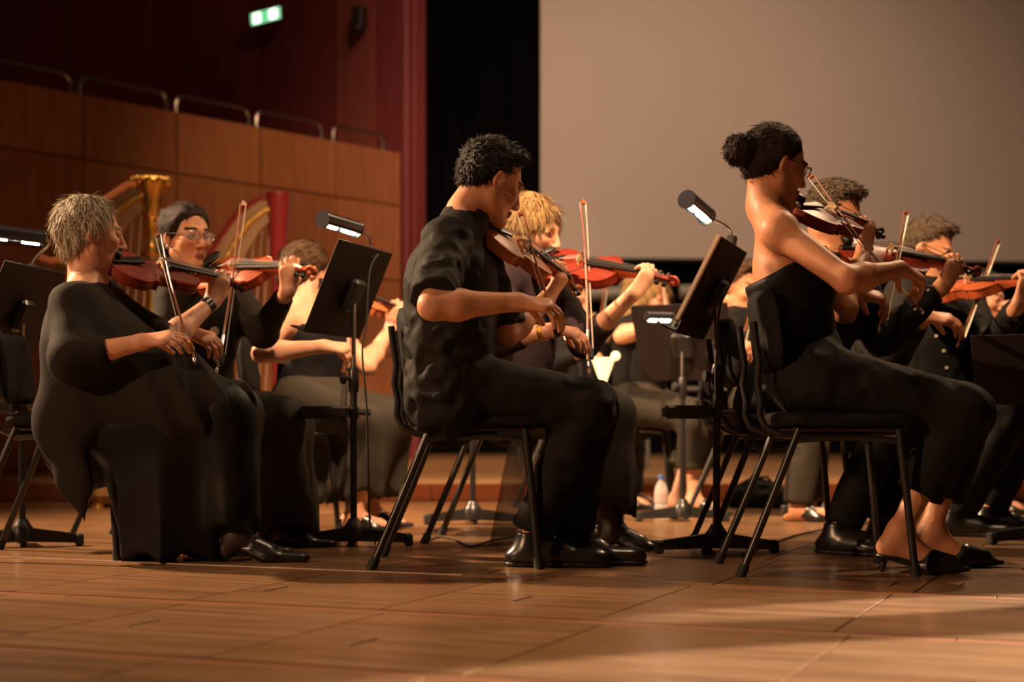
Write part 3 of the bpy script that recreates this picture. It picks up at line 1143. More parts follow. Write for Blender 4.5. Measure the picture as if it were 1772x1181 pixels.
    br = [(-0.021, 0), (-0.012, 0), (-0.009, 0.010), (0.009, 0.010), (0.012, 0), (0.021, 0), (0.020, 0.008), (0.0145, 0.016), (0.019, 0.024), (0.012, 0.030), (0, 0.033), (-0.012, 0.030), (-0.019, 0.024), (-0.0145, 0.016), (-0.020, 0.008)]
    Rbr = np.array([[0, 0, 1], [1, 0, 0], [0, 1, 0.0]])
    D['bridge'] = MB().prism(br, -0.0025, 0.0025, Rbr, (0.195, 0, 0.029)).mesh('bridge')
    D['tailpiece'] = wedge(0.005, 0.118, 0.010, 0.021, 0.022, 0.030, 0.040, 0.048).mesh('tailpiece')
    cr = SDF()
    cr.ell((0.028, 0.055, 0.046), (0.034, 0.045, 0.010), k=0.01).cone((0.028, 0.01, 0.042), (0.028, 0.06, 0.044), 0.012, 0.016, 0.01)
    cr.cone((-0.002, 0.045, 0.04), (-0.002, 0.045, -0.018), 0.004, 0.004, 0.004).cone((-0.002, 0.062, 0.04), (-0.002, 0.062, -0.018), 0.004, 0.004, 0.004)
    V, Q = cr.mesh(0.005, smooth=1)
    D['chin_rest'] = mesh_from('chin_rest', V, Q)
    for i in range(4):
        y0, y1 = -0.016 + 0.0107 * i, -0.0075 + 0.005 * i
        D['string%d' % i] = MB().tube([(0.115, y0 * 0.8, 0.049), (0.195, y0, 0.0625), (0.49, y1, 0.0305), (0.53, y1 * .6, 0.012)], 0.0009, 5).mesh('string')
    mats = dict(fingerboard=M_ebony, neck=M_varn[1], bridge=M_bridge, tailpiece=M_ebony, chin_rest=M_ebony, f_l=M_ebony, f_r=M_ebony)
    for k, me in D.items():
        me.materials.append(M_string if k.startswith('string') else M_ebony if k.startswith('peg') else mats.get(k, M_varn[0]))
    return D


VI = build_violin_meshes()
VN = {'f_l': 'f_hole', 'f_r': 'f_hole'}


def violin(chin, scroll, normal, label, varn=0, size=1.0, dark_scroll=False):
    chin, scroll = np.asarray(chin, float), np.asarray(scroll, float)
    R = frame(scroll - chin, normal)
    r = empty('violin', chin, label, 'violin', 'violins being played')
    r.rotation_mode = 'QUATERNION'
    r.rotation_quaternion = Matrix(R.tolist()).to_quaternion()
    r.scale = (size, size, size)
    for k, me in VI.items():
        nm = VN.get(k, k.rstrip('0123456789'))
        o = link(nm, me, None, r)
        if k in ('top_plate', 'back_plate', 'ribs', 'scroll'):
            o.material_slots[0].link = 'OBJECT'
            o.material_slots[0].material = M_ebony if (k == 'scroll' and dark_scroll) else M_varn[varn]
    return r


def far_point(a_, px, py, L, sign=1):
    """point seen at px,py that lies L metres from a_ (the farther one if sign > 0)"""
    a_ = np.asarray(a_, float)
    d = nrm(P(px, py, 1.0) - np.array([0, 0, CAMH]))
    c = np.array([0, 0, CAMH])
    b = np.dot(d, a_ - c)
    disc = b * b - (np.dot(a_ - c, a_ - c) - L * L)
    t = b + sign * math.sqrt(max(disc, 0))
    return c + d * t


def build_bow_meshes():
    D = {}
    pts = [(x, 0, -0.010 * math.sin(math.pi * x / 0.72)) for x in np.linspace(0.0, 0.72, 15)]
    D['stick'] = MB().tube(pts, [0.0045 - 0.0016 * i / 14 for i in range(15)], 8).prism([(0.715, -0.002), (0.738, -0.006), (0.728, -0.022), (0.716, -0.021)], -0.0035, 0.0035, np.array([[1, 0, 0], [0, 0, 1], [0, 1, 0.0]])).mesh('stick', True)
    D['bow_hair'] = MB().add([(0.06, -0.005, -0.022), (0.06, 0.005, -0.022), (0.722, 0.004, -0.021), (0.722, -0.004, -0.021), (0.06, -0.005, -0.0205), (0.06, 0.005, -0.0205), (0.722, 0.004, -0.0195), (0.722, -0.004, -0.0195)],
                             [(0, 3, 2, 1), (4, 5, 6, 7), (0, 1, 5, 4), (1, 2, 6, 5), (2, 3, 7, 6), (3, 0, 4, 7)]).mesh('bow_hair')
    D['frog'] = MB().box((0.042, 0, -0.0135), (0.048, 0.011, 0.019), None, 0.003).mesh('frog')
    D['screw_button'] = MB().tube([(-0.016, 0, 0), (0.002, 0, 0)], 0.0055, 10).mesh('screw_button', True)
    D['grip'] = MB().tube([(0.068, 0, -0.003), (0.14, 0, -0.006)], 0.0056, 8).mesh('grip', True)
    mm = dict(stick=M_stick, bow_hair=M_hairs, frog=M_ebony, screw_button=M_silver, grip=M_silver)
    for k, me in D.items():
        me.materials.append(mm[k])
    return D


BW = build_bow_meshes()


def bow(frog, tip, hair_dir, label):
    R = frame(np.asarray(tip) - np.asarray(frog), -np.asarray(hair_dir, float))
    r = empty('violin_bow', frog, label, 'bow', 'violin bows')
    r.rotation_mode = 'QUATERNION'
    r.rotation_quaternion = Matrix(R.tolist()).to_quaternion()
    for k, me in BW.items():
        link(k, me, None, r)
    return r


# ------------------------------------------------------------------ harps
def harp(x, y, z, rz, gold, label, S=1.0):
    r = empty('concert_harp', (x, y, z), label, 'harp', 'concert harps', rz)
    r.scale = (S, S, S)
    mcol = M_gold if gold else M_redlac
    # local: column at x=0, sound box leaning to -x ; height 1.65
    if gold:
        prof = [(0.05, 0.18), (0.055, 0.22), (0.035, 0.25), (0.030, 0.55), (0.034, 1.0), (0.034, 1.25), (0.042, 1.27), (0.034, 1.29), (0.036, 1.40), (0.046, 1.42), (0.038, 1.44), (0.05, 1.47), (0.058, 1.52), (0.064, 1.57), (0.085, 1.61), (0.09, 1.63), (0.082, 1.65)]
    else:
        prof = [(0.05, 0.18), (0.055, 0.22), (0.040, 0.25), (0.036, 0.55), (0.038, 1.0), (0.044, 1.2), (0.052, 1.35), (0.062, 1.50), (0.072, 1.63), (0.070, 1.65)]
    col_ = link('column', MB().lathe(prof, 20).mesh('column', True), mcol, r)
    if gold:
        for k in range(10):
            a_ = 2 * math.pi * k / 10
            link('crown_leaf', MB().ell((0.083 * math.cos(a_), 0.083 * math.sin(a_), 1.635), (0.02, 0.02, 0.026), None, 8, 6).mesh('crown_leaf', True), M_gold, col_)
        for zz in (1.28, 1.43):
            link('ring', MB().lathe([(0.036, zz - .02), (0.048, zz - 0.01), (0.048, zz + 0.01), (0.036, zz + .02)], 18).mesh('ring', True), M_gold, col_)
    # neck: S-curve from the column head down to the sound box
    npts = [(0.0, 1.56), (-0.08, 1.545), (-0.17, 1.47), (-0.25, 1.35), (-0.32, 1.23), (-0.41, 1.15), (-0.50, 1.14), (-0.58, 1.18)]
    m2 = MB()
    ups, los = [], []
    for i, (px, pz) in enumerate(npts):
        w = 0.055 + 0.03 * math.sin(math.pi * i / (len(npts) - 1))
        j0, j1 = max(i - 1, 0), min(i + 1, len(npts) - 1)
        t = nrm([npts[j1][0] - npts[j0][0], 0, npts[j1][1] - npts[j0][1]])
        nn = np.array([-t[2], 0, t[0]])
        if nn[2] < 0:
            nn = -nn
        ups.append((px + nn[0] * w, pz + nn[2] * w))
        los.append((px - nn[0] * w, pz - nn[2] * w))
    Rx = np.array([[1, 0, 0], [0, 0, 1], [0, 1, 0.0]])
    vs, fs = [], []
    for (u_, l_) in zip(ups, los):
        vs += [(u_[0], -0.02, u_[1]), (u_[0], 0.02, u_[1]), (l_[0], 0.02, l_[1]), (l_[0], -0.02, l_[1])]
    for i in range(len(npts) - 1):
        for k in range(4):
            fs.append((i * 4 + k, i * 4 + (k + 1) % 4, i * 4 + 4 + (k + 1) % 4, i * 4 + 4 + k))
    fs += [(0, 3, 2, 1), tuple(len(vs) - 4 + k for k in range(4))]
    nk = link('neck', m2.add(vs, fs).mesh('neck'), M_goldmatt, r)
    link('neck_edge', MB().tube([(u_[0], 0, u_[1]) for u_ in ups], 0.024, 8).mesh('neck_edge', True), M_riser if gold else M_redlac, nk)
    link('brass_plate', MB().tube([(px, -0.024, pz) for px, pz in npts], 0.018, 6).mesh('brass_plate', True), M_gold, nk)
    for k in range(14):
        t = k / 13
        i = t * (len(npts) - 1.001)
        j = int(i)
        f = i - j
        px = npts[j][0] * (1 - f) + npts[j + 1][0] * f
        pz = npts[j][1] * (1 - f) + npts[j + 1][1] * f
        link('tuning_pin', MB().tube([(px, -0.045, pz + 0.03), (px, 0.045, pz + 0.03)], 0.004, 6).mesh('tuning_pin'), M_silver, nk)
        # strings down to the sound board
        t2 = 0.06 + 0.9 * t
        bx, bz = -0.06 - 0.52 * t2, 0.22 + 0.90 * t2
        if pz - bz > 0.05:
            link('string', MB().tube([(px, 0, pz), (bx, 0, bz)], 0.0012, 4).mesh('string'), M_hairs, r)
    # sound box
    sbx = MB()
    vs = []
    for (px, pz, w) in ((-0.02, 0.16, 0.22), (-0.58, 1.16, 0.06)):
        d = nrm([-0.56, 0, 1.0])
        nb = np.array([-d[2], 0, d[0]])
        for k in range(9):
            a_ = math.pi * k / 8
            vs.append((px + nb[0] * math.sin(a_) * w * 0.7, w * math.cos(a_), pz + nb[2] * math.sin(a_) * w * 0.7))
    fs = [(k, k + 1, 10 + k, 9 + k) for k in range(8)] + [(8, 0, 9, 17), tuple(range(8, -1, -1)), tuple(range(9, 18))]
    link('sound_box', sbx.add(vs, fs).mesh('sound_box', True), M_goldmatt if gold else M_redlac, r)
    link('base', MB().box((-0.12, 0, 0.10), (0.42, 0.40, 0.16), None, 0.04).mesh('base'), mcol if not gold else M_goldmatt, r)
    for sx in (-1, 1):
        for sy in (-1, 1):
            link('foot', MB().lathe([(0.03, 0), (0.035, 0.015), (0.02, 0.03)], 10, (-0.12 + sx * 0.16, sy * 0.15, 0)).mesh('foot', True), M_gold, r)
    return r


harp(-1.905, 8.55, 0.0, 0.35, True, 'golden concert harp with crowned column behind the silver-haired woman', 1.05)
harp(-1.36, 9.42, RZ, 0.12, False, 'dark red concert harp with gilt neck in front of the wooden wall', 1.0)

# ------------------------------------------------------------------ stands and lamps
S1 = stand(-1.74, 5.75, 0.80, math.radians(172), 0.42, 'black music stand at the left edge behind the chair', base_rot=0.3, tray=(0.50, 0.2, math.pi))
S2 = stand(*FL(612, 946)[:2], 0.875, math.radians(163), 0.40, 'black music stand with lit lamp in front of the dark-haired young man', base_rot=0.12, tray=(0.478, 0.17, math.radians(185)))
S3 = stand(*FL(1240, 958)[:2], 0.85, math.radians(163), 0.47, 'black music stand with lit lamp just behind the woman in the strapless top', base_rot=0.05, tray=(0.478, 0.16, math.radians(183)), paper='the stand behind the woman with the hair bun')
S4 = stand(*FL(1181, 903)[:2], 0.76, math.radians(62), 0.40, 'dark brown music stand facing the far players, left of the tall lit stand', base_rot=0.1, w=0.46, h=0.36)
S5 = stand(1.93, 5.9, 0.60, math.radians(60), 0.35, 'dark music stand at the right edge in front of the man with curly grey hair', base_rot=0.2, w=0.5, h=0.27)
S6 = stand(*FL(818, 908)[:2], 0.80, math.radians(180), 0.4, 'music stand whose post shows under the chair of the dark-haired young man', base_rot=0.0, w=0.46)

stand_lamp(P(588, 389, 5.62), (0.42, 0.75, -0.06), P(640, 432, 5.85), 'lit black clip lamp on the stand left of the dark-haired young man', L=0.20)
stand_lamp(P(1206, 360, 5.45), (0.40, 0.62, -0.20), P(1266, 412, 5.62), 'lit black clip lamp on the stand behind the woman with the bun', L=0.155, rr=0.032)
stand_lamp(P(26, 408, 5.66), (0.93, 0.30, -0.10), P(55, 462, 5.8), 'lit black clip lamp at the left edge above the grey-haired woman', L=0.2)
stand_lamp(P(1140, 548, 7.0), (0.8, 0.4, 0.0), P(1166, 562, 7.1), 'small lit lamp on the dark brown music stand', L=0.12, rr=0.02, power=1.2)
cable([P(655, 440, 5.86), P(640, 470, 5.82), P(634, 560, 5.75), P(627, 610, 5.65), P(634, 700, 5.6), P(637, 800, 5.6), P(640, 905, 5.55), FL(650, 945) + [0, 0, 0.005]], 'thin black lamp cable hanging down the left lit stand')
cable([P(1268, 420, 5.62), P(1262, 470, 5.55), P(1245, 540, 5.45), P(1238, 640, 5.38), P(1240, 760, 5.36), P(1240, 880, 5.36), FL(1252, 952) + [0, 0, 0.005]], 'thin black lamp cable hanging down the right lit stand')
cable([FL(735, 940) + [0, 0, .004], FL(760, 932) + [0, 0, .004], FL(790, 938) + [0, 0, .004], FL(815, 948) + [0, 0, .004], FL(850, 938) + [0, 0, .004], FL(900, 930) + [0, 0, .004]], 'dark cable lying on the floor under the chair of the dark-haired young man')
cable([FL(1280, 965) + [0, 0, .004], FL(1330, 945) + [0, 0, .004], FL(1380, 928) + [0, 0, .004], FL(1440, 915) + [0, 0, .004]], 'dark cable lying on the floor between the right chairs')
cable([FL(1640, 905) + [0, 0, .004], FL(1690, 892) + [0, 0, .004], FL(1730, 882) + [0, 0, .004], FL(1800, 872) + [0, 0, .004]], 'dark cable lying on the floor by the shoes at the right edge')
# ------------------------------------------------------------------ people
def skin(name, c):
    return mat(name, c, 0.5, var=0.08, vscale=25, sss=0.12, bump=0.03, bscale=180, spec=0.4)


M_skin = [skin('skin_warm', (0.62, 0.285, 0.155)), skin('skin_fair', (0.68, 0.34, 0.21)), skin('skin_tan', (0.58, 0.255, 0.13))]
M_lip = mat('lips', (0.42, 0.15, 0.11), 0.45)
M_eye = mat('eye_white', (0.32, 0.27, 0.23), 0.25)  # whites darkened in the colour itself, as if in dim light
M_iris = mat('eye_iris', (0.03, 0.02, 0.015), 0.15)


def hairmat(name, c, c2=None, st=(26, 26, 4)):
    return mat(name, c, 0.5, var=0.45, vscale=6, stretch=st, bump=0.9, bscale=14, color2=c2, spec=0.25)


H_black = hairmat('hair_black', (0.014, 0.009, 0.006))
H_dark = hairmat('hair_dark_brown', (0.022, 0.011, 0.007), (0.055, 0.025, 0.013))
H_grey = hairmat('hair_silver', (0.62, 0.50, 0.34), (0.85, 0.74, 0.56))
H_blond = hairmat('hair_blond', (0.45, 0.26, 0.10), (0.66, 0.42, 0.18))
H_pepper = hairmat('hair_grey_brown', (0.085, 0.055, 0.032), (0.19, 0.13, 0.08))
H_brown = hairmat('hair_brown', (0.10, 0.052, 0.026), (0.19, 0.10, 0.05))

C_shirt = mat('cloth_black_cotton', (0.0132, 0.0114, 0.0096), 0.75, bump=0.15, bscale=90, spec=0.2)
C_shirt2 = mat('cloth_black_shirt', (0.0084, 0.0078, 0.0078), 0.75, bump=0.15, bscale=90, spec=0.2)
C_trouser = mat('cloth_black_wool', (0.0096, 0.0084, 0.0072), 0.8, bump=0.15, bscale=120, spec=0.2)
C_satin = mat('cloth_black_satin', (0.0048, 0.0042, 0.0042), 0.55, bump=0.1, bscale=60, spec=0.2)
C_knit = mat('cloth_charcoal_knit', (0.0156, 0.0126, 0.0108), 0.85, bump=0.12, bscale=160, spec=0.2)
C_blazer = mat('cloth_brown_black_wool', (0.0204, 0.0144, 0.0120), 0.85, bump=0.25, bscale=140, spec=0.2)
C_skirt = mat('cloth_dark_skirt', (0.0360, 0.0290, 0.0205), 0.8, bump=0.15, bscale=120, spec=0.2)
C_plum = mat('cloth_plum', (0.0300, 0.0180, 0.0216), 0.8, bump=0.2, bscale=120, spec=0.2)
C_shoe = mat('black_leather', (0.014, 0.012, 0.011), 0.3, spec=0.6)
C_sheer = mat('sheer_black_fabric', (0.03, 0.02, 0.015), 0.7, alpha=0.5)
C_button = mat('pearl_button', (0.55, 0.50, 0.42), 0.3)
C_gloss = mat('glasses_frame', (0.02, 0.015, 0.012), 0.3)


class Fig:
    def __init__(s, label, J, head, fwd, up=(0, 0, 1), hs=1.0, g=1.0, skin=0, vb=0.011, vf=0.0055, tw=1.0):
        s.j = {k: (v.copy() if isinstance(v, np.ndarray) else P(*v)) for k, v in J.items()}
        s.g, s.vb, s.vf, s.tw = g, vb, vf, tw
        j = s.j
        b = (j['hipR'] + j['hipL']) / 2
        s.o = np.array([b[0], b[1], 0.0])
        s.root = empty('person', s.o, label, 'person')
        s.hc = P(*head)
        f = nrm(fwd)
        u = np.asarray(up, float)
        u = nrm(u - f * np.dot(u, f))
        r = np.cross(f, u)
        s.hR = np.stack([f, r, u], axis=1)
        s.hs = hs
        s.skin = M_skin[skin]
        s.rv = nrm(j['shR'] - j['shL'])
        tdir = nrm(j['neck'] - j['pel'])
        s.fv = nrm(np.cross(tdir, s.rv))
        s.fine = []
        s.b = SDF()
        s.handpts = {}

    def h(s, f, r, u):
        return s.hc + s.hR @ (np.array([f, r, u]) * s.hs)

    def bone(s, a, b, t):
        return s.j[a] * (1 - t) + s.j[b] * t

    def torso(s):
        j, g, b = s.j, s.g, s.b
        w = s.tw
        mid = j['pel'] * 0.5 + j['chest'] * 0.5
        b.cone(j['hipR'], j['hipL'], 0.09 * g, 0.09 * g, 0.03)
        b.cone(j['pel'], mid, 0.125 * w, 0.115 * w, 0.05, n=s.fv, fl=1.35)
        b.cone(mid, j['chest'], 0.118 * w, 0.14 * w, 0.05, n=s.fv, fl=1.4)
        b.cone(j['chest'], j['neck'], 0.13 * w, 0.055, 0.05, n=s.fv, fl=1.5)
        b.cone(j['shR'], j['shL'], 0.048 * g, 0.048 * g, 0.05)
        for q in ('shR', 'shL'):
            b.cone(j['neck'], j[q], 0.046 * g, 0.05 * g, 0.05)

    def arms(s):
        j, g, b = s.j, s.g, s.b
        for q in 'RL':
            sh, el, wr = j['sh' + q], j['el' + q], j['wr' + q]
            b.cone(sh, el, 0.051 * g, 0.040 * g, 0.03)
            b.cone(el, el * 0.72 + wr * 0.28, 0.038 * g, 0.043 * g, 0.025)
            b.cone(el * 0.72 + wr * 0.28, wr, 0.043 * g, 0.0265 * g, 0.03)

    def legs(s, feet=None, bare=False):
        j, g, b = s.j, s.g, s.b
        for q in 'RL':
            hp, kn, an = j['hip' + q], j['kn' + q], j['an' + q]
            b.cone(hp, kn, 0.078 * g, 0.052 * g, 0.03)
            cm = kn * 0.7 + an * 0.3
            b.cone(kn, cm, 0.05 * g, 0.052 * g, 0.03)
            b.cone(cm, an, 0.052 * g, 0.033 * g, 0.03)
            if feet:
                d = nrm(feet[q])
                hl = an - d * 0.035 - np.array([0, 0, 0.045])
                hl[2] = max(hl[2], 0.032)
                toe = an + d * 0.15
                toe[2] = 0.02
                ball = an + d * 0.10
                ball[2] = 0.03
                b.cone(an, hl, 0.034 * g, 0.03 * g, 0.025)
                b.cone(an, ball, 0.033 * g, 0.024 * g, 0.03)
                b.cone(hl, ball, 0.026 * g, 0.026 * g, 0.03)
                b.cone(ball, toe, 0.027 * g, 0.014 * g, 0.02)

    def head(s, jaw=1.0, nose=1.0, male=True):
        b, k, h = s.b, s.hs, s.h
        R = s.hR
        b.cone(s.j['neck'], h(-0.025, 0, -0.055), 0.056 * s.g, 0.052 * s.g, 0.02)
        b.cone(s.j['neck'], h(-0.03, 0, -0.03), 0.05 * s.g, 0.05 * s.g, 0.03)
        b.ell(h(-0.014, 0, 0.036), np.array([0.096, 0.075, 0.086]) * k, R, 0.02)
        b.ell(h(0.030, 0, -0.026), np.array([0.062, 0.060, 0.083]) * k, R, 0.03)
        for sy in (-1, 1):
            b.cone(h(0.0, sy * 0.050, -0.055), h(0.072, sy * 0.010, -0.102), 0.018 * jaw * k, 0.017 * k, 0.03)
            b.ell(h(0.060, sy * 0.040, -0.018), np.array([0.026, 0.022, 0.022]) * k, R, 0.02)
        b.ell(h(0.078, 0, -0.101), np.array([0.018, 0.020, 0.016]) * k, R, 0.015)
        b.cone(h(0.084, -0.034, 0.026), h(0.084, 0.034, 0.026), 0.011 * k, 0.011 * k, 0.015)
        b.ell(h(0.088, -0.032, 0.008), np.array([0.014, 0.016, 0.012]) * k, R, 0.012, sub=True)
        b.ell(h(0.088, 0.032, 0.008), np.array([0.014, 0.016, 0.012]) * k, R, 0.012, sub=True)
        for sy in (-1, 1):
            b.cone(h(0.080, sy * 0.046, 0.012), h(0.087, sy * 0.020, 0.014), 0.0055 * k, 0.005 * k, 0.006)
        b.cone(h(0.090, 0, 0.018), h(0.112 * (1 + 0.04 * (nose - 1)), 0, -0.030), 0.0085 * k, 0.0105 * k, 0.012)
        for sy in (-1, 1):
            b.ell(h(0.102, sy * 0.011, -0.033), np.array([0.010, 0.007, 0.007]) * k, R, 0.006)
        b.cone(h(0.094, -0.014, -0.060), h(0.094, 0.014, -0.060), 0.007 * k, 0.007 * k, 0.006)
        b.cone(h(0.091, -0.012, -0.071), h(0.091, 0.012, -0.071), 0.0075 * k, 0.0075 * k, 0.006)
        for sy in (-1, 1):
            tilt = R @ np.array([[math.cos(.25), 0, math.sin(.25)], [0, 1, 0], [-math.sin(.25), 0, math.cos(.25)]]) @ rotz(sy * -0.35)
            b.ell(h(-0.012, sy * 0.077, -0.004), np.array([0.019, 0.008, 0.031]) * k, tilt, 0.006)
            b.ell(h(-0.004, sy * 0.086, -0.004), np.array([0.009, 0.006, 0.016]) * k, tilt, 0.006, sub=True)
        e = 0.135 * k
        s.fine.append((s.hc - e, s.hc + e, s.vf))
        for sy in (-1, 1):
            c = h(0.0745, sy * 0.032, 0.0070) - s.o
            eye = link('eye', MB().ell((0, 0, 0), (0.0125 * k,) * 3, None, 12, 8).mesh('eye', True), M_eye, s.root, tuple(c))
            ic = R @ np.array([0.0105, 0, -0.001]) * k
            link('iris', MB().ell(ic, (0.004 * k, 0.0055 * k, 0.0055 * k), R, 8, 6).mesh('iris', True), M_iris, eye)

    def hand(s, q, d, n, curl=(0.5, 0.6, 0.4), spread=0.05, thumb=(0.5, 0.5), sc=1.0, per=None):
        """d: wrist to knuckles; n: direction the palm faces; curl: bends at the three joints"""
        d = nrm(d)
        n = np.asarray(n, float)
        n = nrm(n - d * np.dot(n, d))
        t = np.cross(d, n) * (1 if q == 'R' else -1)
        w = s.j['wr' + q]
        b = s.b
        k = sc * s.g
        offs = [0.030, 0.010, -0.010, -0.028]
        L = [0.088, 0.091, 0.085, 0.076]
        ph = [(0.042, 0.025, 0.021), (0.046, 0.029, 0.022), (0.042, 0.027, 0.022), (0.033, 0.020, 0.019)]
        b.cone(w, w + d * 0.03 * k, 0.027 * k, 0.024 * k, 0.02, n=n, fl=1.25)
        lo, hi = w.copy(), w.copy()
        for i in range(4):
            kn = w + (d * L[i] + t * offs[i]) * k
            b.cone(w + (d * 0.012 + t * offs[i] * 0.45) * k, kn, 0.0135 * k, 0.0115 * k, 0.012)
        b.cone(w + (d * 0.03 + t * 0.008) * k, w + (d * 0.07) * k, 0.03 * k, 0.034 * k, 0.012, n=n, fl=2.5)
        for i in range(4):
            p = w + (d * L[i] + t * offs[i]) * k
            th = 0.0
            cc = per[i] if per else curl
            sp = (1.5 - i) * spread
            rr = [0.0100, 0.0092, 0.0084, 0.0072] if i < 3 else [0.0086, 0.0079, 0.0072, 0.0064]
            for m in range(3):
                th += cc[m]
                dv = nrm(math.cos(th) * d + math.sin(th) * n + t * sp * max(0, math.cos(th)))
                e = p + dv * ph[i][m] * k
                b.cone(p, e, rr[m] * k, rr[m + 1] * k, 0.0035)
                lo, hi = np.minimum(lo, e), np.maximum(hi, e)
                p = e
            s.handpts[(q, i)] = p
        p0 = w + (d * 0.022 + t * 0.018 + n * 0.008) * k
        a1 = nrm(d * 0.62 + t * 0.62 + n * thumb[0])
        p1 = p0 + a1 * 0.042 * k
        a2 = nrm(d * 0.85 + t * 0.12 + n * (thumb[0] + 0.2))
        p2 = p1 + a2 * 0.032 * k
        a3 = nrm(d * 0.9 - t * 0.15 * thumb[1] + n * (thumb[0] + 0.35 * thumb[1]))
        p3 = p2 + a3 * 0.026 * k
        b.cone(p0, p1, 0.0155 * k, 0.012 * k, 0.014)
        b.cone(p1, p2, 0.012 * k, 0.0098 * k, 0.004)
        b.cone(p2, p3, 0.0102 * k, 0.0075 * k, 0.003)
        for p in (p1, p2, p3):
            lo, hi = np.minimum(lo, p), np.maximum(hi, p)
        s.fine.append((lo - 0.042, hi + 0.03, s.vf * 0.8))

    def finish(s, hairmat_=None):
        k = s.hs

        def mf(c):
            l = (c - s.hc) @ s.hR / k
            m = np.zeros(len(c), int)
            f, r, u = l[:, 0], l[:, 1], l[:, 2]
            m[(f > 0.082) & (np.abs(r) < 0.022) & (u < -0.054) & (u > -0.077) & (f > 0.092 - 0.25 * np.abs(r))] = 1
            m[(f > 0.06) & (np.abs(r) > 0.013) & (np.abs(r) < 0.05) & (np.abs(u - 0.033 + 0.12 * np.abs(np.abs(r) - 0.028)) < 0.0045)] = 2
            return m
        # finer head and hands must not overlap each other's boxes: later boxes win
        body = sdf_obj('body', s.b, s.vb, [s.skin, M_lip, hairmat_ or H_dark], s.root, s.fine, 1, s.o, mf)
        return body

    def hairdo(s, style, m, seed=1, v=0.0048, strands=5000):
        h, k, R = s.h, s.hs, s.hR
        S = SDF()
        c = h(-0.020, 0, 0.043)
        if style == 'short':
            S.ell(c, np.array([0.102, 0.082, 0.091]) * k, R, 0.02)
            S.ell(h(-0.055, 0, 0.0), np.array([0.058, 0.072, 0.072]) * k, R, 0.03)
            S.ell(h(0.045, 0, 0.108), np.array([0.046, 0.055, 0.020]) * k, R, 0.04)
            S.cut(h(0.072, 0, 0.070), R @ np.array([0.80, 0, -0.60]), 0.06)
            S.cut(h(-0.03, 0, -0.070), R @ np.array([0.35, 0, -0.94]), 0.06)
            amp, fq = 0.0042, 260
        elif style == 'pixie':
            S.ell(c, np.array([0.107, 0.088, 0.094]) * k, R, 0.02)
            S.ell(h(-0.055, 0, -0.010), np.array([0.062, 0.070, 0.076]) * k, R, 0.03)
            S.cut(h(0.082, 0, 0.050), R @ np.array([0.86, 0, -0.50]), 0.05)
            S.cut(h(0.010, 0, -0.026), R @ np.array([0.80, 0, -0.60]), 0.05)
            amp, fq = 0.0042, 190
        elif style == 'bun':
            S.ell(c, np.array([0.102, 0.081, 0.090]) * k, R, 0.02)
            S.ell(h(-0.055, 0, -0.005), np.array([0.058, 0.066, 0.068]) * k, R, 0.03)
            S.cut(h(0.084, 0, 0.060), R @ np.array([0.80, 0, -0.60]), 0.05)
            S.cut(h(0.0, 0, -0.066), R @ np.array([0.55, 0, -0.83]), 0.05)
            amp, fq = 0.002, 220
        elif style == 'back':       # pulled back, side parted
            S.ell(c, np.array([0.105, 0.086, 0.092]) * k, R, 0.02)
            S.ell(h(-0.065, 0, -0.02), np.array([0.062, 0.076, 0.083]) * k, R, 0.03)
            S.cut(h(0.078, 0, 0.056), R @ np.array([0.85, 0, -0.52]), 0.045)
            S.ell(h(0.085, 0, 0.02), np.array([0.05, 0.048, 0.06]) * k, R, 0.02, sub=True)
            amp, fq = 0.004, 150
        elif style == 'bob':
            S.ell(c, np.array([0.114, 0.097, 0.098]) * k, R, 0.02)
            S.ell(h(-0.045, 0, -0.045), np.array([0.083, 0.096, 0.092]) * k, R, 0.04)
            S.ell(h(0.105, 0, -0.035), np.array([0.085, 0.062, 0.108]) * k, R, 0.03, sub=True)
            S.cut(h(0, 0, -0.112), R @ np.array([0.1, 0, -1.0]), 0.03)
            amp, fq = 0.004, 170
        elif style == 'long':
            S.ell(c, np.array([0.110, 0.092, 0.096]) * k, R, 0.02)
            S.ell(h(-0.045, 0, -0.08), np.array([0.075, 0.095, 0.15]) * k, R, 0.04)
            S.ell(h(-0.05, 0, -0.22), np.array([0.05, 0.085, 0.14]) * k, R, 0.05)
            S.ell(h(0.10, 0, -0.03), np.array([0.075, 0.058, 0.11]) * k, R, 0.03, sub=True)
            amp, fq = 0.006, 120
        nf = noise_fn(fq, seed, 2, (1.0, 1.0, 0.4))
        S.dispf = lambda p: amp * nf(p)
        o = sdf_obj('hair', S, v, m, s.root, (), 1, s.o)
        if strands:
            s.strands(o, style, m, seed, strands)
        return o

    def strands(s, o, style, m, seed, count, toward=None):
        """fine locks lying over the hair mass"""
        rs = np.random.RandomState(seed)
        me = o.data
        nv = len(me.vertices)
        co = np.zeros(nv * 3, np.float32)
        no = np.zeros(nv * 3, np.float32)
        me.vertices.foreach_get('co', co)
        me.vertices.foreach_get('normal', no)
        co, no = co.reshape(-1, 3).astype(float), no.reshape(-1, 3).astype(float)
        loc = (co + s.o - s.hc) @ s.hR / s.hs
        idx = rs.randint(0, nv, count * 2)
        # keep only the outside of the hair
        cen = np.array([-0.02, 0, 0.02])
        out = ((loc[idx] - cen) * (no[idx] @ s.hR)).sum(1) > 0.03
        idx = idx[out][:count]
        N = len(idx)
        l = loc[idx]
        f_, u_ = s.hR[:, 0], s.hR[:, 2]
        P_ = dict(short=(0.45, 0.028, 0.35), pixie=(0.16, 0.045, 0.22), bun=(0.02, 0.035, 0.10), back=(0.05, 0.04, 0.12), bob=(0.06, 0.06, 0.15), long=(0.05, 0.07, 0.15), knot=(0.03, 0.022, 0.35))[style]
        lift, ln, rnd = P_
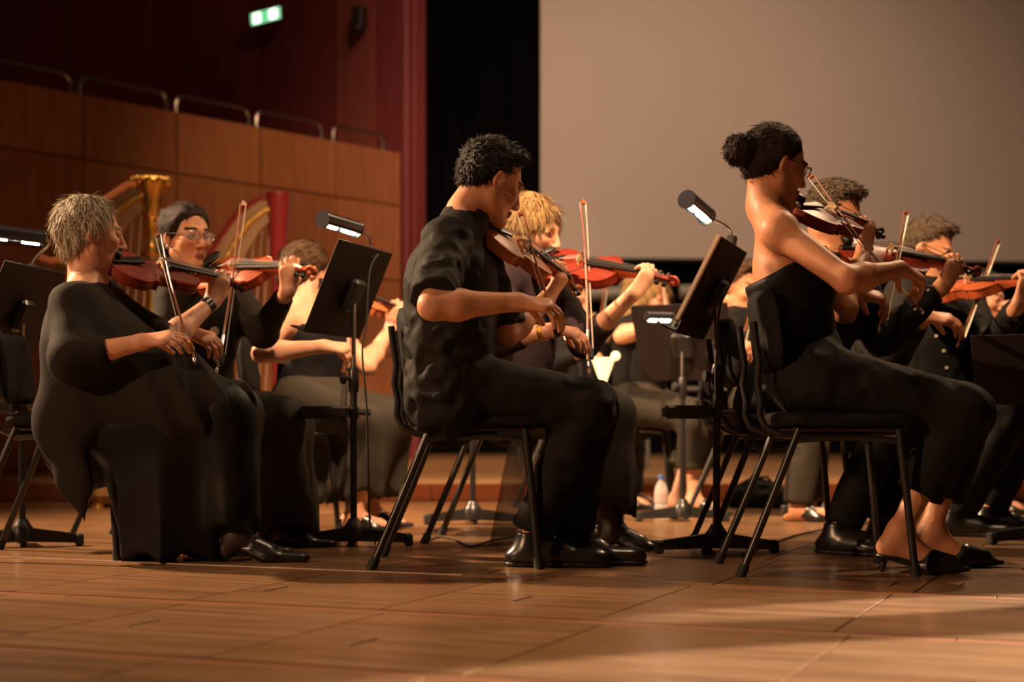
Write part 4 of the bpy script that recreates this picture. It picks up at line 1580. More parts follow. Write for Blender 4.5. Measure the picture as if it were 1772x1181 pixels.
        if style == 'short':
            flow = f_[None, :] * 0.7 + u_[None, :] * 0.15 - np.outer(np.clip(0.03 - l[:, 2], 0, 1) * 14, u_)
        elif style in ('bun', 'back'):
            tgt = s.h(-0.12, 0, 0.01) - s.o
            flow = tgt[None, :] - co[idx]
        else:
            crown = s.h(-0.03, 0, 0.14) - s.o
            flow = (co[idx] - crown) - u_[None, :] * 0.05
        n_ = no[idx]
        flow = flow - n_ * (flow * n_).sum(1)[:, None]
        flow /= np.linalg.norm(flow, axis=1)[:, None] + 1e-9
        d = flow + n_ * lift + rs.randn(N, 3) * rnd
        d /= np.linalg.norm(d, axis=1)[:, None]
        L = ln * rs.uniform(0.5, 1.25, N)[:, None]
        side = np.cross(d, n_)
        side /= np.linalg.norm(side, axis=1)[:, None] + 1e-9
        p0 = co[idx] - n_ * 0.003
        w = 0.0011 * rs.uniform(0.7, 1.4, N)[:, None]
        bend = -n_ * lift * 0.6
        vs = []
        for t, ww in ((0.0, 1.0), (0.35, 1.0), (0.7, 0.8), (1.0, 0.15)):
            c_ = p0 + d * L * t + bend * L * t * t + n_ * 0.004 * (1 - t)
            vs += [c_ - side * w * ww, c_ + side * w * ww]
        V = np.stack(vs, 1).reshape(-1, 3)
        base = np.arange(N)[:, None] * 8
        Q = np.concatenate([base + np.array([[2 * k, 2 * k + 1, 2 * k + 3, 2 * k + 2]]) for k in range(3)])
        me2 = bpy.data.meshes.new('hair_strands')
        me2.vertices.add(len(V))
        me2.vertices.foreach_set('co', V.astype(np.float32).ravel())
        me2.loops.add(len(Q) * 4)
        me2.loops.foreach_set('vertex_index', Q.astype(np.int32).ravel())
        me2.polygons.add(len(Q))
        me2.polygons.foreach_set('loop_start', np.arange(0, len(Q) * 4, 4, dtype=np.int32))
        me2.polygons.foreach_set('loop_total', np.full(len(Q), 4, dtype=np.int32))
        me2.polygons.foreach_set('use_smooth', np.ones(len(Q), dtype=bool))
        me2.materials.append(m)
        me2.update(calc_edges=True)
        h2 = bpy.data.objects.new('hair_strands', me2)
        COL.objects.link(h2)
        h2.parent = s.root
        tag(h2, kind='stuff')
        return h2

    def wear(s, name, S, m, v=0.010, smooth=2):
        return sdf_obj(name, S, v, m, s.root, (), smooth, s.o)

    def shirt(s, m, sleeves=(0.95, 0.95), fore=(0.0, 0.0), w=1.0, dep=1.25, name='shirt', amp=0.006, seed=3, v=0.010, collar=True, arm=0.066, low=0.165, pel_ext=0.05, cuff=False):
        """torso garment with sleeves; fore: how far down the fore-arm a long sleeve reaches"""
        j, g = s.j, s.g
        S = SDF()
        mid = j['pel'] * 0.5 + j['chest'] * 0.5
        dn = nrm(j['pel'] - j['chest'])
        S.cone(j['pel'] + dn * pel_ext, mid, low * w, 0.155 * w, 0.05, n=s.fv, fl=dep)
        S.cone(mid, j['chest'], 0.155 * w, 0.168 * w, 0.05, n=s.fv, fl=dep)
        top = j['neck'] * 0.75 + j['chest'] * 0.25
        S.cone(j['chest'], top, 0.150 * w, 0.075, 0.05, n=s.fv, fl=1.3)
        S.cone(j['shR'], j['shL'], 0.062 * g, 0.062 * g, 0.05)
        for q in ('shR', 'shL'):
            S.cone(j['neck'] * 0.9 + j['chest'] * 0.1, j[q], 0.056 * g, 0.060 * g, 0.04)
        for i, q in enumerate('RL'):
            sh, el, wr = j['sh' + q], j['el' + q], j['wr' + q]
            if fore[i] > 0:
                S.cone(sh, el, arm * g, arm * 0.92 * g, 0.04)
                e = el * (1 - fore[i]) + wr * fore[i]
                S.cone(el, e, arm * 0.88 * g, (arm * 0.88 * (1 - fore[i]) + 0.038 * fore[i]) * g, 0.03, cap='b')
            else:
                e = sh * (1 - sleeves[i]) + el * sleeves[i]
                S.cone(sh, e, arm * g, arm * 0.98 * g, 0.03, cap='b')
                if cuff:
                    e0 = sh * (1 - sleeves[i] + 0.22) + el * (sleeves[i] - 0.22)
                    S.cone(e0, e, (arm + 0.005) * g, (arm + 0.001) * g, 0.006, cap='ab')
        if amp:
            S.dispf = wrinkle(amp, 26, seed)
        o = s.wear(name, S, m, v)
        if collar:
            c0 = j['neck'] * 0.88 + j['chest'] * 0.12
            ax = nrm(s.h(-0.03, 0, -0.03) - j['neck'])
            K = SDF()
            K.cone(c0, c0 + ax * 0.055, 0.078 * g, 0.066 * g, 0.01, cap='b')
            K.ell(c0 + ax * 0.09 + s.fv * 0.0, np.array([0.056, 0.056, 0.05]) * g, None, 0.01, sub=True)
            sdf_obj('collar', K, 0.006, m, o, (), 1, s.o)
        return o

    def trousers(s, m, hem=(1.0, 1.0), r=(0.098, 0.076, 0.066), amp=0.006, seed=5, v=0.010, w=1.0, name='trousers'):
        j, g = s.j, s.g
        S = SDF()
        S.cone(j['hipR'], j['hipL'], 0.108 * w, 0.108 * w, 0.05)
        up = nrm(j['chest'] - j['pel'])
        S.cone(j['pel'] + up * 0.03, j['pel'] + up * 0.08, 0.15 * w, 0.145 * w, 0.04, n=s.fv, fl=1.2)
        for i, q in enumerate('RL'):
            hp, kn, an = j['hip' + q], j['kn' + q], j['an' + q]
            S.cone(hp, kn, r[0], r[1], 0.03)
            S.cone(kn, kn * (1 - hem[i]) + an * hem[i], r[1], r[2], 0.03, cap='b')
        if amp:
            S.dispf = wrinkle(amp, 24, seed)
        return s.wear(name, S, m, v)

    def shoe(s, q, d, L=0.27, wdt=0.045, heel=0.0, style='oxford', m=None, tipr=0.012):
        m = m or C_shoe
        an = s.j['an' + q].copy()
        d = nrm([d[0], d[1], 0])
        sd = np.array([-d[1], d[0], 0])
        S = SDF()
        hl = an - d * 0.045
        toe = hl + d * (L - 0.05)
        up = np.array([0, 0, 1.0])
        g0 = np.array([hl[0], hl[1], 0.0])
        t0 = np.array([toe[0], toe[1], 0.0])
        if style == 'oxford':
            S.cone(g0 + up * 0.03, t0 + up * 0.026, wdt * 0.85, wdt, 0.02, n=up, fl=1.45)
            S.cone(g0 + d * 0.03 + up * 0.055, g0 + d * 0.13 + up * 0.045, 0.042, 0.040, 0.03)
            S.cone(g0 + d * 0.04 + up * 0.06, g0 + d * 0.04 + up * 0.105, 0.044, 0.042, 0.02, cap='b')
            S.cut((0, 0, 0.012), (0, 0, -1))
            o = s.wear('shoe', S, m, 0.006, 1)
            K = SDF()
            K.cone(g0 + up * 0.008, t0 + up * 0.008, wdt * 0.9, wdt * 1.06, 0.02, n=up, fl=1.0)
            K.cut((0, 0, 0.0015), (0, 0, -1))
            K.cut((0, 0, 0.016), (0, 0, 1))
            sdf_obj('sole', K, 0.006, C_shoe, o, (), 0, s.o)
            return o
        # heeled shoe: pump or mule
        hz = heel
        h0 = g0 + up * (hz + 0.012)
        ball = g0 + d * (L * 0.52) + up * 0.016
        tip = g0 + d * (L - 0.03) + up * 0.014
        S.cone(h0, ball, 0.026, 0.034, 0.02, n=up, fl=2.6)
        S.cone(ball, tip, 0.037, tipr, 0.02, n=up, fl=1.5)
        if style == 'pump':
            S.cone(h0 + up * 0.006, h0 + up * 0.032, 0.030, 0.030, 0.015, cap='b')
            S.cone(ball + up * 0.012, ball - d * 0.045 + up * 0.03, 0.033, 0.034, 0.02)
        else:
            S.cone(ball + up * 0.014, ball + d * 0.05 + up * 0.012, 0.043, 0.030, 0.02)
        S.cone(h0, g0 - d * 0.004 + up * 0.004, 0.015, 0.008, 0.01)
        S.cut((0, 0, 0.002), (0, 0, -1))
        return s.wear('shoe', S, m, 0.0055, 1)

    def glasses(s, m=None, full=True):
        m = m or C_gloss
        G = MB()
        R = s.hR
        k = s.hs
        for sy in (-1, 1):
            pts = []
            for i in range(14):
                a_ = 2 * math.pi * i / 14
                ca, sa_ = math.cos(a_), math.sin(a_)
                ca = math.copysign(abs(ca) ** 0.6, ca)
                sa_ = math.copysign(abs(sa_) ** 0.6, sa_)
                pts.append(s.h(0.106 - 0.010 * abs(ca * 0.5 + sy * 0.5) , sy * 0.033 + 0.024 * ca, 0.006 + 0.016 * sa_) - s.o)
            G.tube(pts, 0.0016 * k, 6, closed=True)
            G.tube([s.h(0.098, sy * 0.060, 0.012) - s.o, s.h(0.05, sy * 0.079, 0.012) - s.o, s.h(-0.012, sy * 0.084, 0.014) - s.o], 0.0018 * k, 6)
        G.tube([s.h(0.108, -0.010, 0.010) - s.o, s.h(0.112, 0, 0.013) - s.o, s.h(0.108, 0.010, 0.010) - s.o], 0.0016 * k, 6)
        g = link('glasses', G.mesh('glasses', True), m, s.root)
        ml = mat('lens_glass', (0.9, 0.9, 0.9), 0.05, alpha=0.12)
        for sy in (-1, 1):
            c = s.h(0.102, sy * 0.033, 0.006) - s.o
            link('lens', MB().ell(c, (0.0012, 0.023 * k, 0.0155 * k), R, 12, 6).mesh('lens', True), ml, g)
        return g


def folds(center, n, amp, seed, z0, z1):
    """vertical drapery folds round a hanging skirt: none at z1, full at z0"""
    nf = noise_fn(5, seed, 1)
    c = np.asarray(center, float)

    def f(p):
        th = np.arctan2(p[:, 1] - c[1], p[:, 0] - c[0])
        ramp = np.clip((z1 - p[:, 2]) / (z1 - z0), 0, 1)
        return amp * ramp * (2 * np.abs(np.sin(0.5 * n * th + 1.6 * nf(p * np.array([1, 1, 0.4])))) - 1) + 0.003 * nf(p * 6)
    return f



C_stock = mat('dark_stocking', (0.030, 0.014, 0.011), 0.6)


def stockings(f, dirs):
    j, g = f.j, f.g
    for q in 'RL':
        kn, an = j['kn' + q], j['an' + q]
        d = nrm(dirs)
        S = SDF()
        cm = kn * 0.6 + an * 0.4
        S.cone(cm, an, 0.055 * g, 0.038 * g, 0.03)
        hl = an - d * 0.03 - np.array([0, 0, 0.04])
        hl[2] = max(hl[2], 0.034)
        S.cone(an, hl, 0.038 * g, 0.033 * g, 0.02)
        ball = an + d * 0.09
        ball[2] = 0.034
        S.cone(an, ball, 0.037 * g, 0.024 * g, 0.03)
        f.wear('stocking', S, C_stock, 0.008, 1)


def vhold(chin, scroll, d, t=0.47, g=1.0, sc=1.0, off=(0.0, -0.030, 0.006)):
    """wrist of a left hand whose knuckles lie beside the violin neck"""
    ax = nrm(np.asarray(scroll) - np.asarray(chin))
    return np.asarray(chin) + ax * t + np.asarray(off) - nrm(d) * 0.088 * g * sc


def bow_for(f, tip, hair_dir, label, contact=None, cw=0.8):
    a_ = sum(f.handpts[('R', i)] for i in range(3)) / 3 + np.array([0, 0.008, 0])
    tp = far_point(a_, tip[0], tip[1], 0.69, 1)
    d = nrm(tp - a_)
    if contact is not None:
        u = np.dot(contact - a_, d)
        d2 = nrm(contact - a_)
        if 0.1 < u < 0.72:
            d = nrm(d + (d2 - d) * cw)
    return bow(a_ - d * 0.05, a_ + d * 0.69, hair_dir, label)


def contact_of(chin, scroll, normal):
    R = frame(np.asarray(scroll) - np.asarray(chin), normal)
    return np.asarray(chin) + R @ np.array([0.212, 0.0, 0.072])


def on_surface(objs, px, py):
    """first point of the given objects met by the line of sight through a photo pixel"""
    from mathutils.bvhtree import BVHTree
    best = None
    o0 = Vector((0, 0, CAMH))
    d0 = Vector(nrm(P(px, py, 1.0) - np.array([0, 0, CAMH])))
    for ob in objs:
        off = Vector(ob.parent.location) if ob.parent else Vector((0, 0, 0))
        me = ob.data
        bvh = BVHTree.FromPolygons([v.co + off for v in me.vertices], [tuple(p.vertices) for p in me.polygons])
        loc, nor, idx, dist = bvh.ray_cast(o0, d0)
        if loc is not None and (best is None or dist < best[2]):
            best = (np.array(loc), np.array(nor), dist)
    return best


def button(f, ob, px, py, r=0.006):
    h = on_surface([ob], px, py)
    if h is None:
        return
    n_ = h[1] if np.dot(h[1], h[0] - np.array([0, 0, CAMH])) < 0 else -h[1]
    link('button', MB().lathe([(r * 0.9, -0.004), (r, 0.0), (r, 0.003), (r * 0.6, 0.005), (r * 0.25, 0.004)], 14, h[0] - f.o, frame_z(n_)).mesh('button', True), C_button, ob)


def frame_z(n_):
    n_ = nrm(n_)
    a_ = np.array([0, 0, 1.0]) if abs(n_[2]) < 0.9 else np.array([1.0, 0, 0])
    x = nrm(np.cross(a_, n_))
    return np.stack([x, np.cross(n_, x), n_], axis=1)


def skirt_legs(K, f, t=0.85, r=(0.112, 0.095, 0.095)):
    for q in 'RL':
        hp, kn, an = f.j['hip' + q], f.j['kn' + q], f.j['an' + q]
        K.cone(hp, kn, r[0], r[1], 0.06)
        K.cone(kn, kn * (1 - t) + an * t, r[1], r[2], 0.05, cap='b')
def seat_chair(fig, dx, label, rz=0.0, dy=0.0):
    c = fig.o
    return chair(c[0] + dx, c[1] + dy, rz, label)


# ================================================================== man in the black shirt (front, middle)
ch = P(828, 398, 4.99)
sc_ = far_point(ch, 1008, 506, 0.60, 1)
vn = (0.25, -0.62, 0.75)
violin(ch, sc_, vn, 'orange-brown violin under the chin of the dark-haired young man', 3)
ld = (0.55, 0.05, 0.82)
f = Fig('young man with short dark hair in a black shirt playing the violin in front',
        dict(pel=(778, 655, 5.0), chest=(780, 490, 5.0), neck=(806, 372, 5.0),
             shR=(772, 420, 4.83), shL=(815, 408, 5.15), elR=(748, 530, 4.62), elL=(874, 580, 5.12), wrR=(896, 523, 4.68), wrL=vhold(ch, sc_, ld, g=1.0),
             hipR=(790, 662, 4.96), hipL=(795, 662, 5.14), knR=(1016, 705, 4.98), knL=(1024, 705, 5.18), anR=(920, 925, 4.99), anL=(985, 932, 5.06)),
        (850, 316, 5.02), (0.80, 0.42, -0.42), (0.1, 0.05, 1), hs=1.0, vb=0.010, vf=0.0048, skin=0, tw=1.05)
f.torso(); f.arms(); f.legs(); f.head()
f.hand('R', (0.92, 0.05, -0.10), (0.05, 0.42, -0.9), (0.62, 0.55, 0.35), 0.06, (0.7, 0.8))
f.hand('L', ld, (-0.80, 0.40, 0.40), (0.60, 1.15, 0.6), 0.07, (0.4, 0.4))
f.finish(H_black)
f.hairdo('short', H_black, 11)
f.shirt(C_shirt, sleeves=(0.90, 0.92), w=1.0, dep=1.20, cuff=True, amp=0.009, seed=4, v=0.008, arm=0.070)
f.trousers(C_trouser, hem=(0.98, 0.98), r=(0.102, 0.082, 0.066), amp=0.009, seed=6, v=0.009)
f.shoe('R', (1, -0.1), 0.29, 0.047); f.shoe('L', (1, -0.12), 0.29, 0.047)
chair(-0.125, 5.11, 0.0, 'black padded orchestra chair under the dark-haired young man')
bow_for(f, (897, 380), (-1, 0.1, -0.2), 'violin bow in the hand of the dark-haired young man', contact_of(ch, sc_, vn))

# ================================================================== woman with bun, strapless top (front, right)
ch = P(1374, 368, 5.06)
sc_ = far_point(ch, 1530, 404, 0.60, 1)
vn = (0.1, -0.58, 0.80)
violin(ch, sc_, vn, 'dark red violin under the chin of the woman with the bun', 0, dark_scroll=True)
ld = (0.18, 0.15, 0.95)
f = Fig('woman with dark hair bun and glasses in a black strapless top playing the violin',
        dict(pel=(1396, 655, 4.92), chest=(1362, 480, 4.92), neck=(1326, 358, 4.92),
             shR=(1348, 400, 4.75), shL=(1352, 398, 5.08), elR=(1466, 486, 4.60), elL=(1462, 538, 5.06), wrR=(1556, 466, 4.76), wrL=vhold(ch, sc_, ld, g=0.92),
             hipR=(1408, 655, 4.80), hipL=(1412, 655, 5.02), knR=(1660, 716, 4.78), knL=(1668, 716, 5.02), anR=(1556, 921, 4.76), anL=(1612, 917, 4.98)),
        (1342, 288, 4.92), (0.90, 0.36, -0.24), (0.1, 0, 1), hs=0.95, g=0.92, vb=0.009, vf=0.0046, skin=2, tw=0.98)
f.torso(); f.arms(); f.legs(dict(R=(1, -0.1, 0), L=(1, -0.05, 0))); f.head(jaw=0.9)
f.hand('R', (0.75, 0.42, -0.22), (-0.05, 0.5, -0.85), (0.75, 0.6, 0.35), 0.05, (0.7, 0.8))
f.hand('L', ld, (-0.55, 0.75, 0.12), (0.7, 1.15, 0.6), 0.07, (0.5, 0.4))
f.finish(H_dark)
f.hairdo('bun', H_dark, 21)
B = SDF()
bc = f.h(-0.138, 0, 0.012)
B.ell(bc, (0.045, 0.050, 0.045), f.hR, 0.01)
B.cone(f.h(-0.09, 0, 0.03), bc, 0.04, 0.035, 0.02)
nb = noise_fn(95, 5, 2)
B.dispf = lambda p: 0.006 * nb(p)
bo = f.wear('hair_bun', B, H_dark, 0.005, 1)
f.strands(bo, 'knot', H_dark, 22, 2500)
T = SDF()
j = f.j
mid = j['pel'] * .5 + j['chest'] * .5
T.cone(j['pel'], mid, 0.140, 0.128, 0.05, n=f.fv, fl=1.22)
T.cone(mid, j['chest'], 0.128, 0.150, 0.05, n=f.fv, fl=1.22)
T.cone(j['chest'], j['chest'] + (j['neck'] - j['chest']) * 0.5, 0.150, 0.135, 0.05, n=f.fv, fl=1.28)
T.ell(j['chest'] + np.array([0.085, 0.02, -0.02]), (0.06, 0.12, 0.07), None, 0.04)
T.cut(P(1297, 494, 4.8), (-0.46, 0.0, 0.88))
T.cut(P(1385, 452, 4.8), (0.30, 0.0, 0.95))
T.dispf = wrinkle(0.004, 22, 8, (0.5, 0.5, 1.6))
f.wear('strapless_top', T, C_satin, 0.008)
f.trousers(C_trouser, hem=(0.68, 0.72), r=(0.108, 0.088, 0.070), amp=0.007, seed=9, v=0.009, w=1.0)
f.glasses()
f.shoe('R', (1, -0.12), 0.27, heel=0.04, style='mule'); f.shoe('L', (1, -0.06), 0.285, heel=0.03, style='mule')
chair(0.953, 4.88, 0.02, 'black padded orchestra chair under the woman in the strapless top', 0.035)
bow_for(f, (1396, 306), (-0.7, 0.0, -0.6), 'violin bow in the hand of the woman with the bun', contact_of(ch, sc_, vn), 0.6)

# ================================================================== grey-haired woman in black drape (front, left)
ch = P(186, 462, 5.32)
sc_ = far_point(ch, 432, 496, 0.60, 1)
vn = (0.1, -0.66, 0.75)
violin(ch, sc_, vn, 'dark red violin held by the silver-haired woman', 0)
ld = (0.30, 0.10, 0.95)
f = Fig('woman with short silver hair in a loose black drape top, at the left',
        dict(pel=(178, 728, 5.30), chest=(152, 580, 5.30), neck=(152, 486, 5.32),
             shR=(126, 528, 5.15), shL=(170, 518, 5.48), elR=(122, 622, 5.02), elL=(288, 592, 5.45), wrR=(246, 592, 5.02), wrL=vhold(ch, sc_, ld, g=0.94),
             hipR=(185, 732, 5.2), hipL=(195, 732, 5.42), knR=(388, 720, 5.18), knL=(390, 720, 5.45), anR=(410, 930, 5.16), anL=(392, 916, 5.40)),
        (158, 408, 5.32), (0.90, 0.40, -0.06), (0, 0, 1), hs=0.97, g=0.94, vb=0.011, vf=0.005, skin=1)
f.torso(); f.arms(); f.legs(); f.head(nose=1.2)
f.hand('R', (0.9, 0.02, 0.16), (0.1, 0.5, -0.85), (0.45, 0.55, 0.3), 0.06, (0.8, 0.8))
f.hand('L', ld, (-0.35, 0.9, 0.05), (0.65, 1.2, 0.6), 0.05, (0.5, 0.4))
f.finish(H_grey)
f.hairdo('pixie', H_grey, 31)
D = SDF()
j = f.j
D.cone(P(150, 760, 5.30), j['chest'], 0.17, 0.165, 0.06, n=f.fv, fl=1.15)
D.cone(j['chest'], j['neck'] * 0.55 + j['chest'] * 0.45, 0.15, 0.09, 0.05, n=f.fv, fl=1.2)
D.cone(j['shR'], j['shL'], 0.066, 0.066, 0.05)
D.cone(j['shR'], j['elR'], 0.064, 0.066, 0.05)
D.cone(j['elR'], j['elR'] * 0.46 + j['wrR'] * 0.54, 0.060, 0.048, 0.04, cap='b')
D.cone(j['shL'], j['elL'] * 0.8 + j['shL'] * 0.2, 0.07, 0.06, 0.05)
# the wide fabric that hangs from the arm and crosses the lap
D.cone(P(112, 600, 5.14), P(105, 735, 5.12), 0.075, 0.075, 0.06, n=(0.2, 1, 0), fl=1.6)
D.cone(P(105, 735, 5.12), P(128, 830, 5.08), 0.078, 0.055, 0.06, n=(0.2, 1, 0), fl=2.2)
D.cone(P(128, 830, 5.08), P(148, 908, 5.08), 0.055, 0.008, 0.03, n=(0.2, 1, 0), fl=2.5)
D.cone(P(200, 610, 5.22), P(300, 668, 5.20), 0.13, 0.115, 0.08)
D.cone(P(300, 668, 5.20), P(392, 702, 5.18), 0.115, 0.088, 0.06)
D.cone(P(300, 690, 5.36), P(392, 710, 5.42), 0.115, 0.088, 0.06)
D.cone(P(180, 690, 5.2), P(330, 720, 5.16), 0.13, 0.11, 0.08)
nf = noise_fn(4, 3, 1)
D.dispf = lambda p: 0.018 * (2 * np.abs(np.sin((p[:, 0] * 0.8 + p[:, 2] * 0.6 + 0.4 * p[:, 1]) * 26 + 1.8 * nf(p))) - 1) * np.clip(0.55 + 0.7 * nf(p * 0.8), 0.1, 1)
f.wear('drape_top', D, C_knit, 0.009)
K = SDF()
K.cone(P(190, 745, 5.3), P(390, 725, 5.32), 0.135, 0.115, 0.06)
K.cone(P(245, 740, 5.24), P(282, 985, 5.24), 0.15, 0.125, 0.08)
K.cone(P(310, 740, 5.24), P(328, 985, 5.22), 0.15, 0.13, 0.08)
K.cone(P(392, 730, 5.3), P(405, 900, 5.25), 0.10, 0.085, 0.08)
skirt_legs(K, f, 0.88, (0.11, 0.095, 0.085))
K.cut((0, 0, 0.012), (0, 0, -1))
K.dispf = folds(P(310, 900, 5.3), 9, 0.016, 4, 0.0, 0.42)
f.wear('long_skirt', K, C_satin, 0.010)
stockings(f, (1, -0.1, 0))
f.shoe('R', (1, -0.12), 0.29, heel=0.055, style='pump', tipr=0.024); f.shoe('L', (1, -0.1), 0.28, heel=0.05, style='pump', tipr=0.024)
link('ring', MB().tube([f.handpts[('R', 2)] - f.o + np.array([0.0, 0, .03]), f.handpts[('R', 2)] - f.o + np.array([0.004, 0, .034])], 0.0095, 10).mesh('ring', True), M_gold, f.root)
wb = f.j['wrL'] * 0.9 + f.j['elL'] * 0.1
wa = nrm(f.j['wrL'] - f.j['elL'])
link('wrist_watch', MB().tube([wb - wa * 0.012 - f.o, wb + wa * 0.012 - f.o], 0.030, 14).mesh('wrist_watch', True), C_shoe, f.root)
chair(-1.478, 5.41, 0.02, 'black padded orchestra chair under the silver-haired woman at the left', -0.06)
bow_for(f, (264, 408), (-1, 0.2, -0.1), 'violin bow in the hand of the silver-haired woman', contact_of(ch, sc_, vn))

# ================================================================== woman with glasses and blazer (left, second row)
ch = P(352, 480, 6.03)
sc_ = far_point(ch, 548, 466, 0.60, -1)
vn = (0.05, -0.75, 0.65)
violin(ch, sc_, vn, 'red-brown violin held by the woman in the blazer', 1)
ld = (0.12, -0.1, 0.98)
f = Fig('woman with dark hair and glasses in a brown-black blazer with big buttons playing the violin',
        dict(pel=(318, 716, 6.1), chest=(345, 565, 6.1), neck=(338, 475, 6.1),
             shR=(300, 510, 6.0), shL=(400, 505, 6.2), elR=(280, 610, 5.85), elL=(455, 575, 6.1), wrR=(325, 575, 5.62), wrL=vhold(ch, sc_, ld, g=0.92),
             hipR=(305, 722, 5.98), hipL=(325, 722, 6.2), knR=(478, 735, 5.80), knL=(492, 735, 6.05), anR=(490, 925, 5.78), anL=(500, 920, 6.0)),
        (324, 413, 6.05), (0.66, -0.74, -0.05), (0, 0, 1), hs=1.0, g=0.92, vb=0.012, vf=0.0055, skin=0)
f.torso(); f.arms(); f.legs(); f.head(jaw=0.95)
f.hand('R', (0.75, -0.1, -0.25), (0.2, 0.5, -0.8), (0.7, 0.6, 0.4), 0.04, (0.7, 0.8))
f.hand('L', ld, (-0.3, 0.9, 0.1), (0.55, 1.3, 0.7), 0.06, (0.5, 0.4))
f.finish(H_dark)
f.hairdo('back', H_dark, 41)
f.glasses(M_chrome)
gar = f.shirt(C_blazer, fore=(0.75, 0.86), w=0.98, dep=1.25, name='blazer', amp=0.004, seed=14, v=0.010, collar=True, arm=0.068, pel_ext=0.0)
for (bx, by) in ((371, 574), (379, 626)):
    button(f, gar, bx, by, 0.018)
er = f.h(0.002, 0.082, -0.036)
link('earring', MB().ell(er - f.o, (0.008, 0.008, 0.008), None, 10, 7).mesh('earring', True), C_button, f.root)
K = SDF()
K.cone(P(315, 725, 6.1), P(485, 738, 5.95), 0.135, 0.11, 0.06)
K.cone(P(484, 738, 5.95), P(482, 935, 5.9), 0.115, 0.125, 0.06)
K.cone(P(440, 738, 5.95), P(440, 935, 5.9), 0.11, 0.12, 0.06)
skirt_legs(K, f, 0.95, (0.11, 0.095, 0.11))
K.cut((0, 0, 0.035), (0.25, 0, -0.97))
K.dispf = folds(P(460, 900, 5.95), 9, 0.022, 6, 0.0, 0.44)
f.wear('long_skirt', K, C_skirt, 0.011)
stockings(f, (1, -0.1, 0))
f.shoe('R', (1, -0.25), 0.26, heel=0.03, style='pump', tipr=0.02); f.shoe('L', (1, -0.2), 0.26, heel=0.03, style='pump', tipr=0.02)
chair(-1.31, 6.15, -0.12, 'black orchestra chair under the woman in the blazer')
bow_for(f, (420, 372), (1, 0.2, -0.2), 'violin bow in the hand of the woman in the blazer', contact_of(ch, sc_, vn))

# ================================================================== woman in sleeveless dress, half behind the stand
ch = P(565, 515, 6.68)
sc_ = far_point(ch, 715, 545, 0.60, 1)
vn = (0.1, -0.60, 0.78)
violin(ch, sc_, vn, 'orange violin of the woman in the sleeveless dress', 3)
ld = (0.2, -0.1, 0.9)
f = Fig('woman in a sleeveless black dress half hidden by a music stand',
        dict(pel=(530, 690, 6.65), chest=(540, 590, 6.65), neck=(525, 525, 6.7),
             shR=(488, 560, 6.5), shL=(570, 555, 6.85), elR=(452, 612, 6.25), elL=(635, 635, 6.75), wrR=(562, 600, 6.2), wrL=vhold(ch, sc_, ld, g=0.92),
             hipR=(520, 695, 6.55), hipL=(535, 695, 6.78), knR=(668, 735, 6.5), knL=(672, 735, 6.78), anR=(612, 892, 6.5), anL=(640, 885, 6.75)),
        (530, 474, 6.75), (0.72, 0.62, -0.25), (0, 0, 1), hs=1.0, g=0.92, vb=0.012, vf=0.006, skin=1)
f.torso(); f.arms(); f.legs(dict(R=(1, -0.1, 0), L=(1, 0, 0))); f.head(jaw=0.9)
f.hand('R', (0.95, 0.0, -0.10), (0.0, 0.5, -0.85), (0.85, 0.6, 0.4), 0.05, (0.7, 0.8))
f.hand('L', ld, (-0.3, 0.9, 0.1), (0.6, 1.2, 0.7), 0.06, (0.5, 0.4))
f.finish(H_brown)
f.hairdo('back', H_brown, 51)
T = SDF()
j = f.j
mid = j['pel'] * .5 + j['chest'] * .5
T.cone(j['pel'], mid, 0.15, 0.135, 0.05, n=f.fv, fl=1.25)
T.cone(mid, j['chest'], 0.135, 0.155, 0.05, n=f.fv, fl=1.25)
T.cone(j['chest'], j['chest'] * 0.6 + j['neck'] * 0.4, 0.15, 0.14, 0.05, n=f.fv, fl=1.3)
T.cut(P(530, 562, 6.6), (0.15, 0, 1))
T.dispf = wrinkle(0.004, 20, 18)
f.wear('dress_bodice', T, C_shirt2, 0.011)
for q in 'RL':
    a_ = f.j['sh' + q] * 0.6 + f.j['neck'] * 0.4
    link('shoulder_strap', MB().tube([a_ + f.fv * 0.06 - [0, 0, 0.11] - f.o, a_ + f.fv * 0.045 + [0, 0, 0.02] - f.o, a_ + [0, 0, 0.052] - f.o, a_ - f.fv * 0.05 + [0, 0, 0.02] - f.o, a_ - f.fv * 0.07 - [0, 0, 0.11] - f.o], 0.009, 6).mesh('shoulder_strap', True), C_shirt2, f.root)
K = SDF()
K.cone(P(528, 700, 6.65), P(665, 735, 6.62), 0.15, 0.11, 0.06)
K.cone(P(665, 738, 6.62), P(660, 862, 6.6), 0.11, 0.10, 0.06)
K.cone(P(610, 735, 6.62), P(600, 880, 6.6), 0.11, 0.13, 0.06)
K.cone(P(570, 735, 6.65), P(572, 880, 6.62), 0.09, 0.09, 0.06)
skirt_legs(K, f, 0.80, (0.11, 0.095, 0.10))
K.cut(P(620, 858, 6.6), (0.10, 0, -1))
K.dispf = folds(P(615, 850, 6.62), 11, 0.026, 7, 0.15, 0.46)
f.wear('long_skirt', K, C_skirt, 0.011)
f.shoe('R', (1, -0.1), 0.25, heel=0.012, style='pump'); f.shoe('L', (1, 0.0), 0.25, heel=0.012, style='pump')
chair(-0.90, 6.68, 0.0, 'black orchestra chair under the woman in the sleeveless dress')
bow_for(f, (560, 470), (-1, 0.2, -0.2), 'violin bow in the hand of the woman in the sleeveless dress', contact_of(ch, sc_, vn))

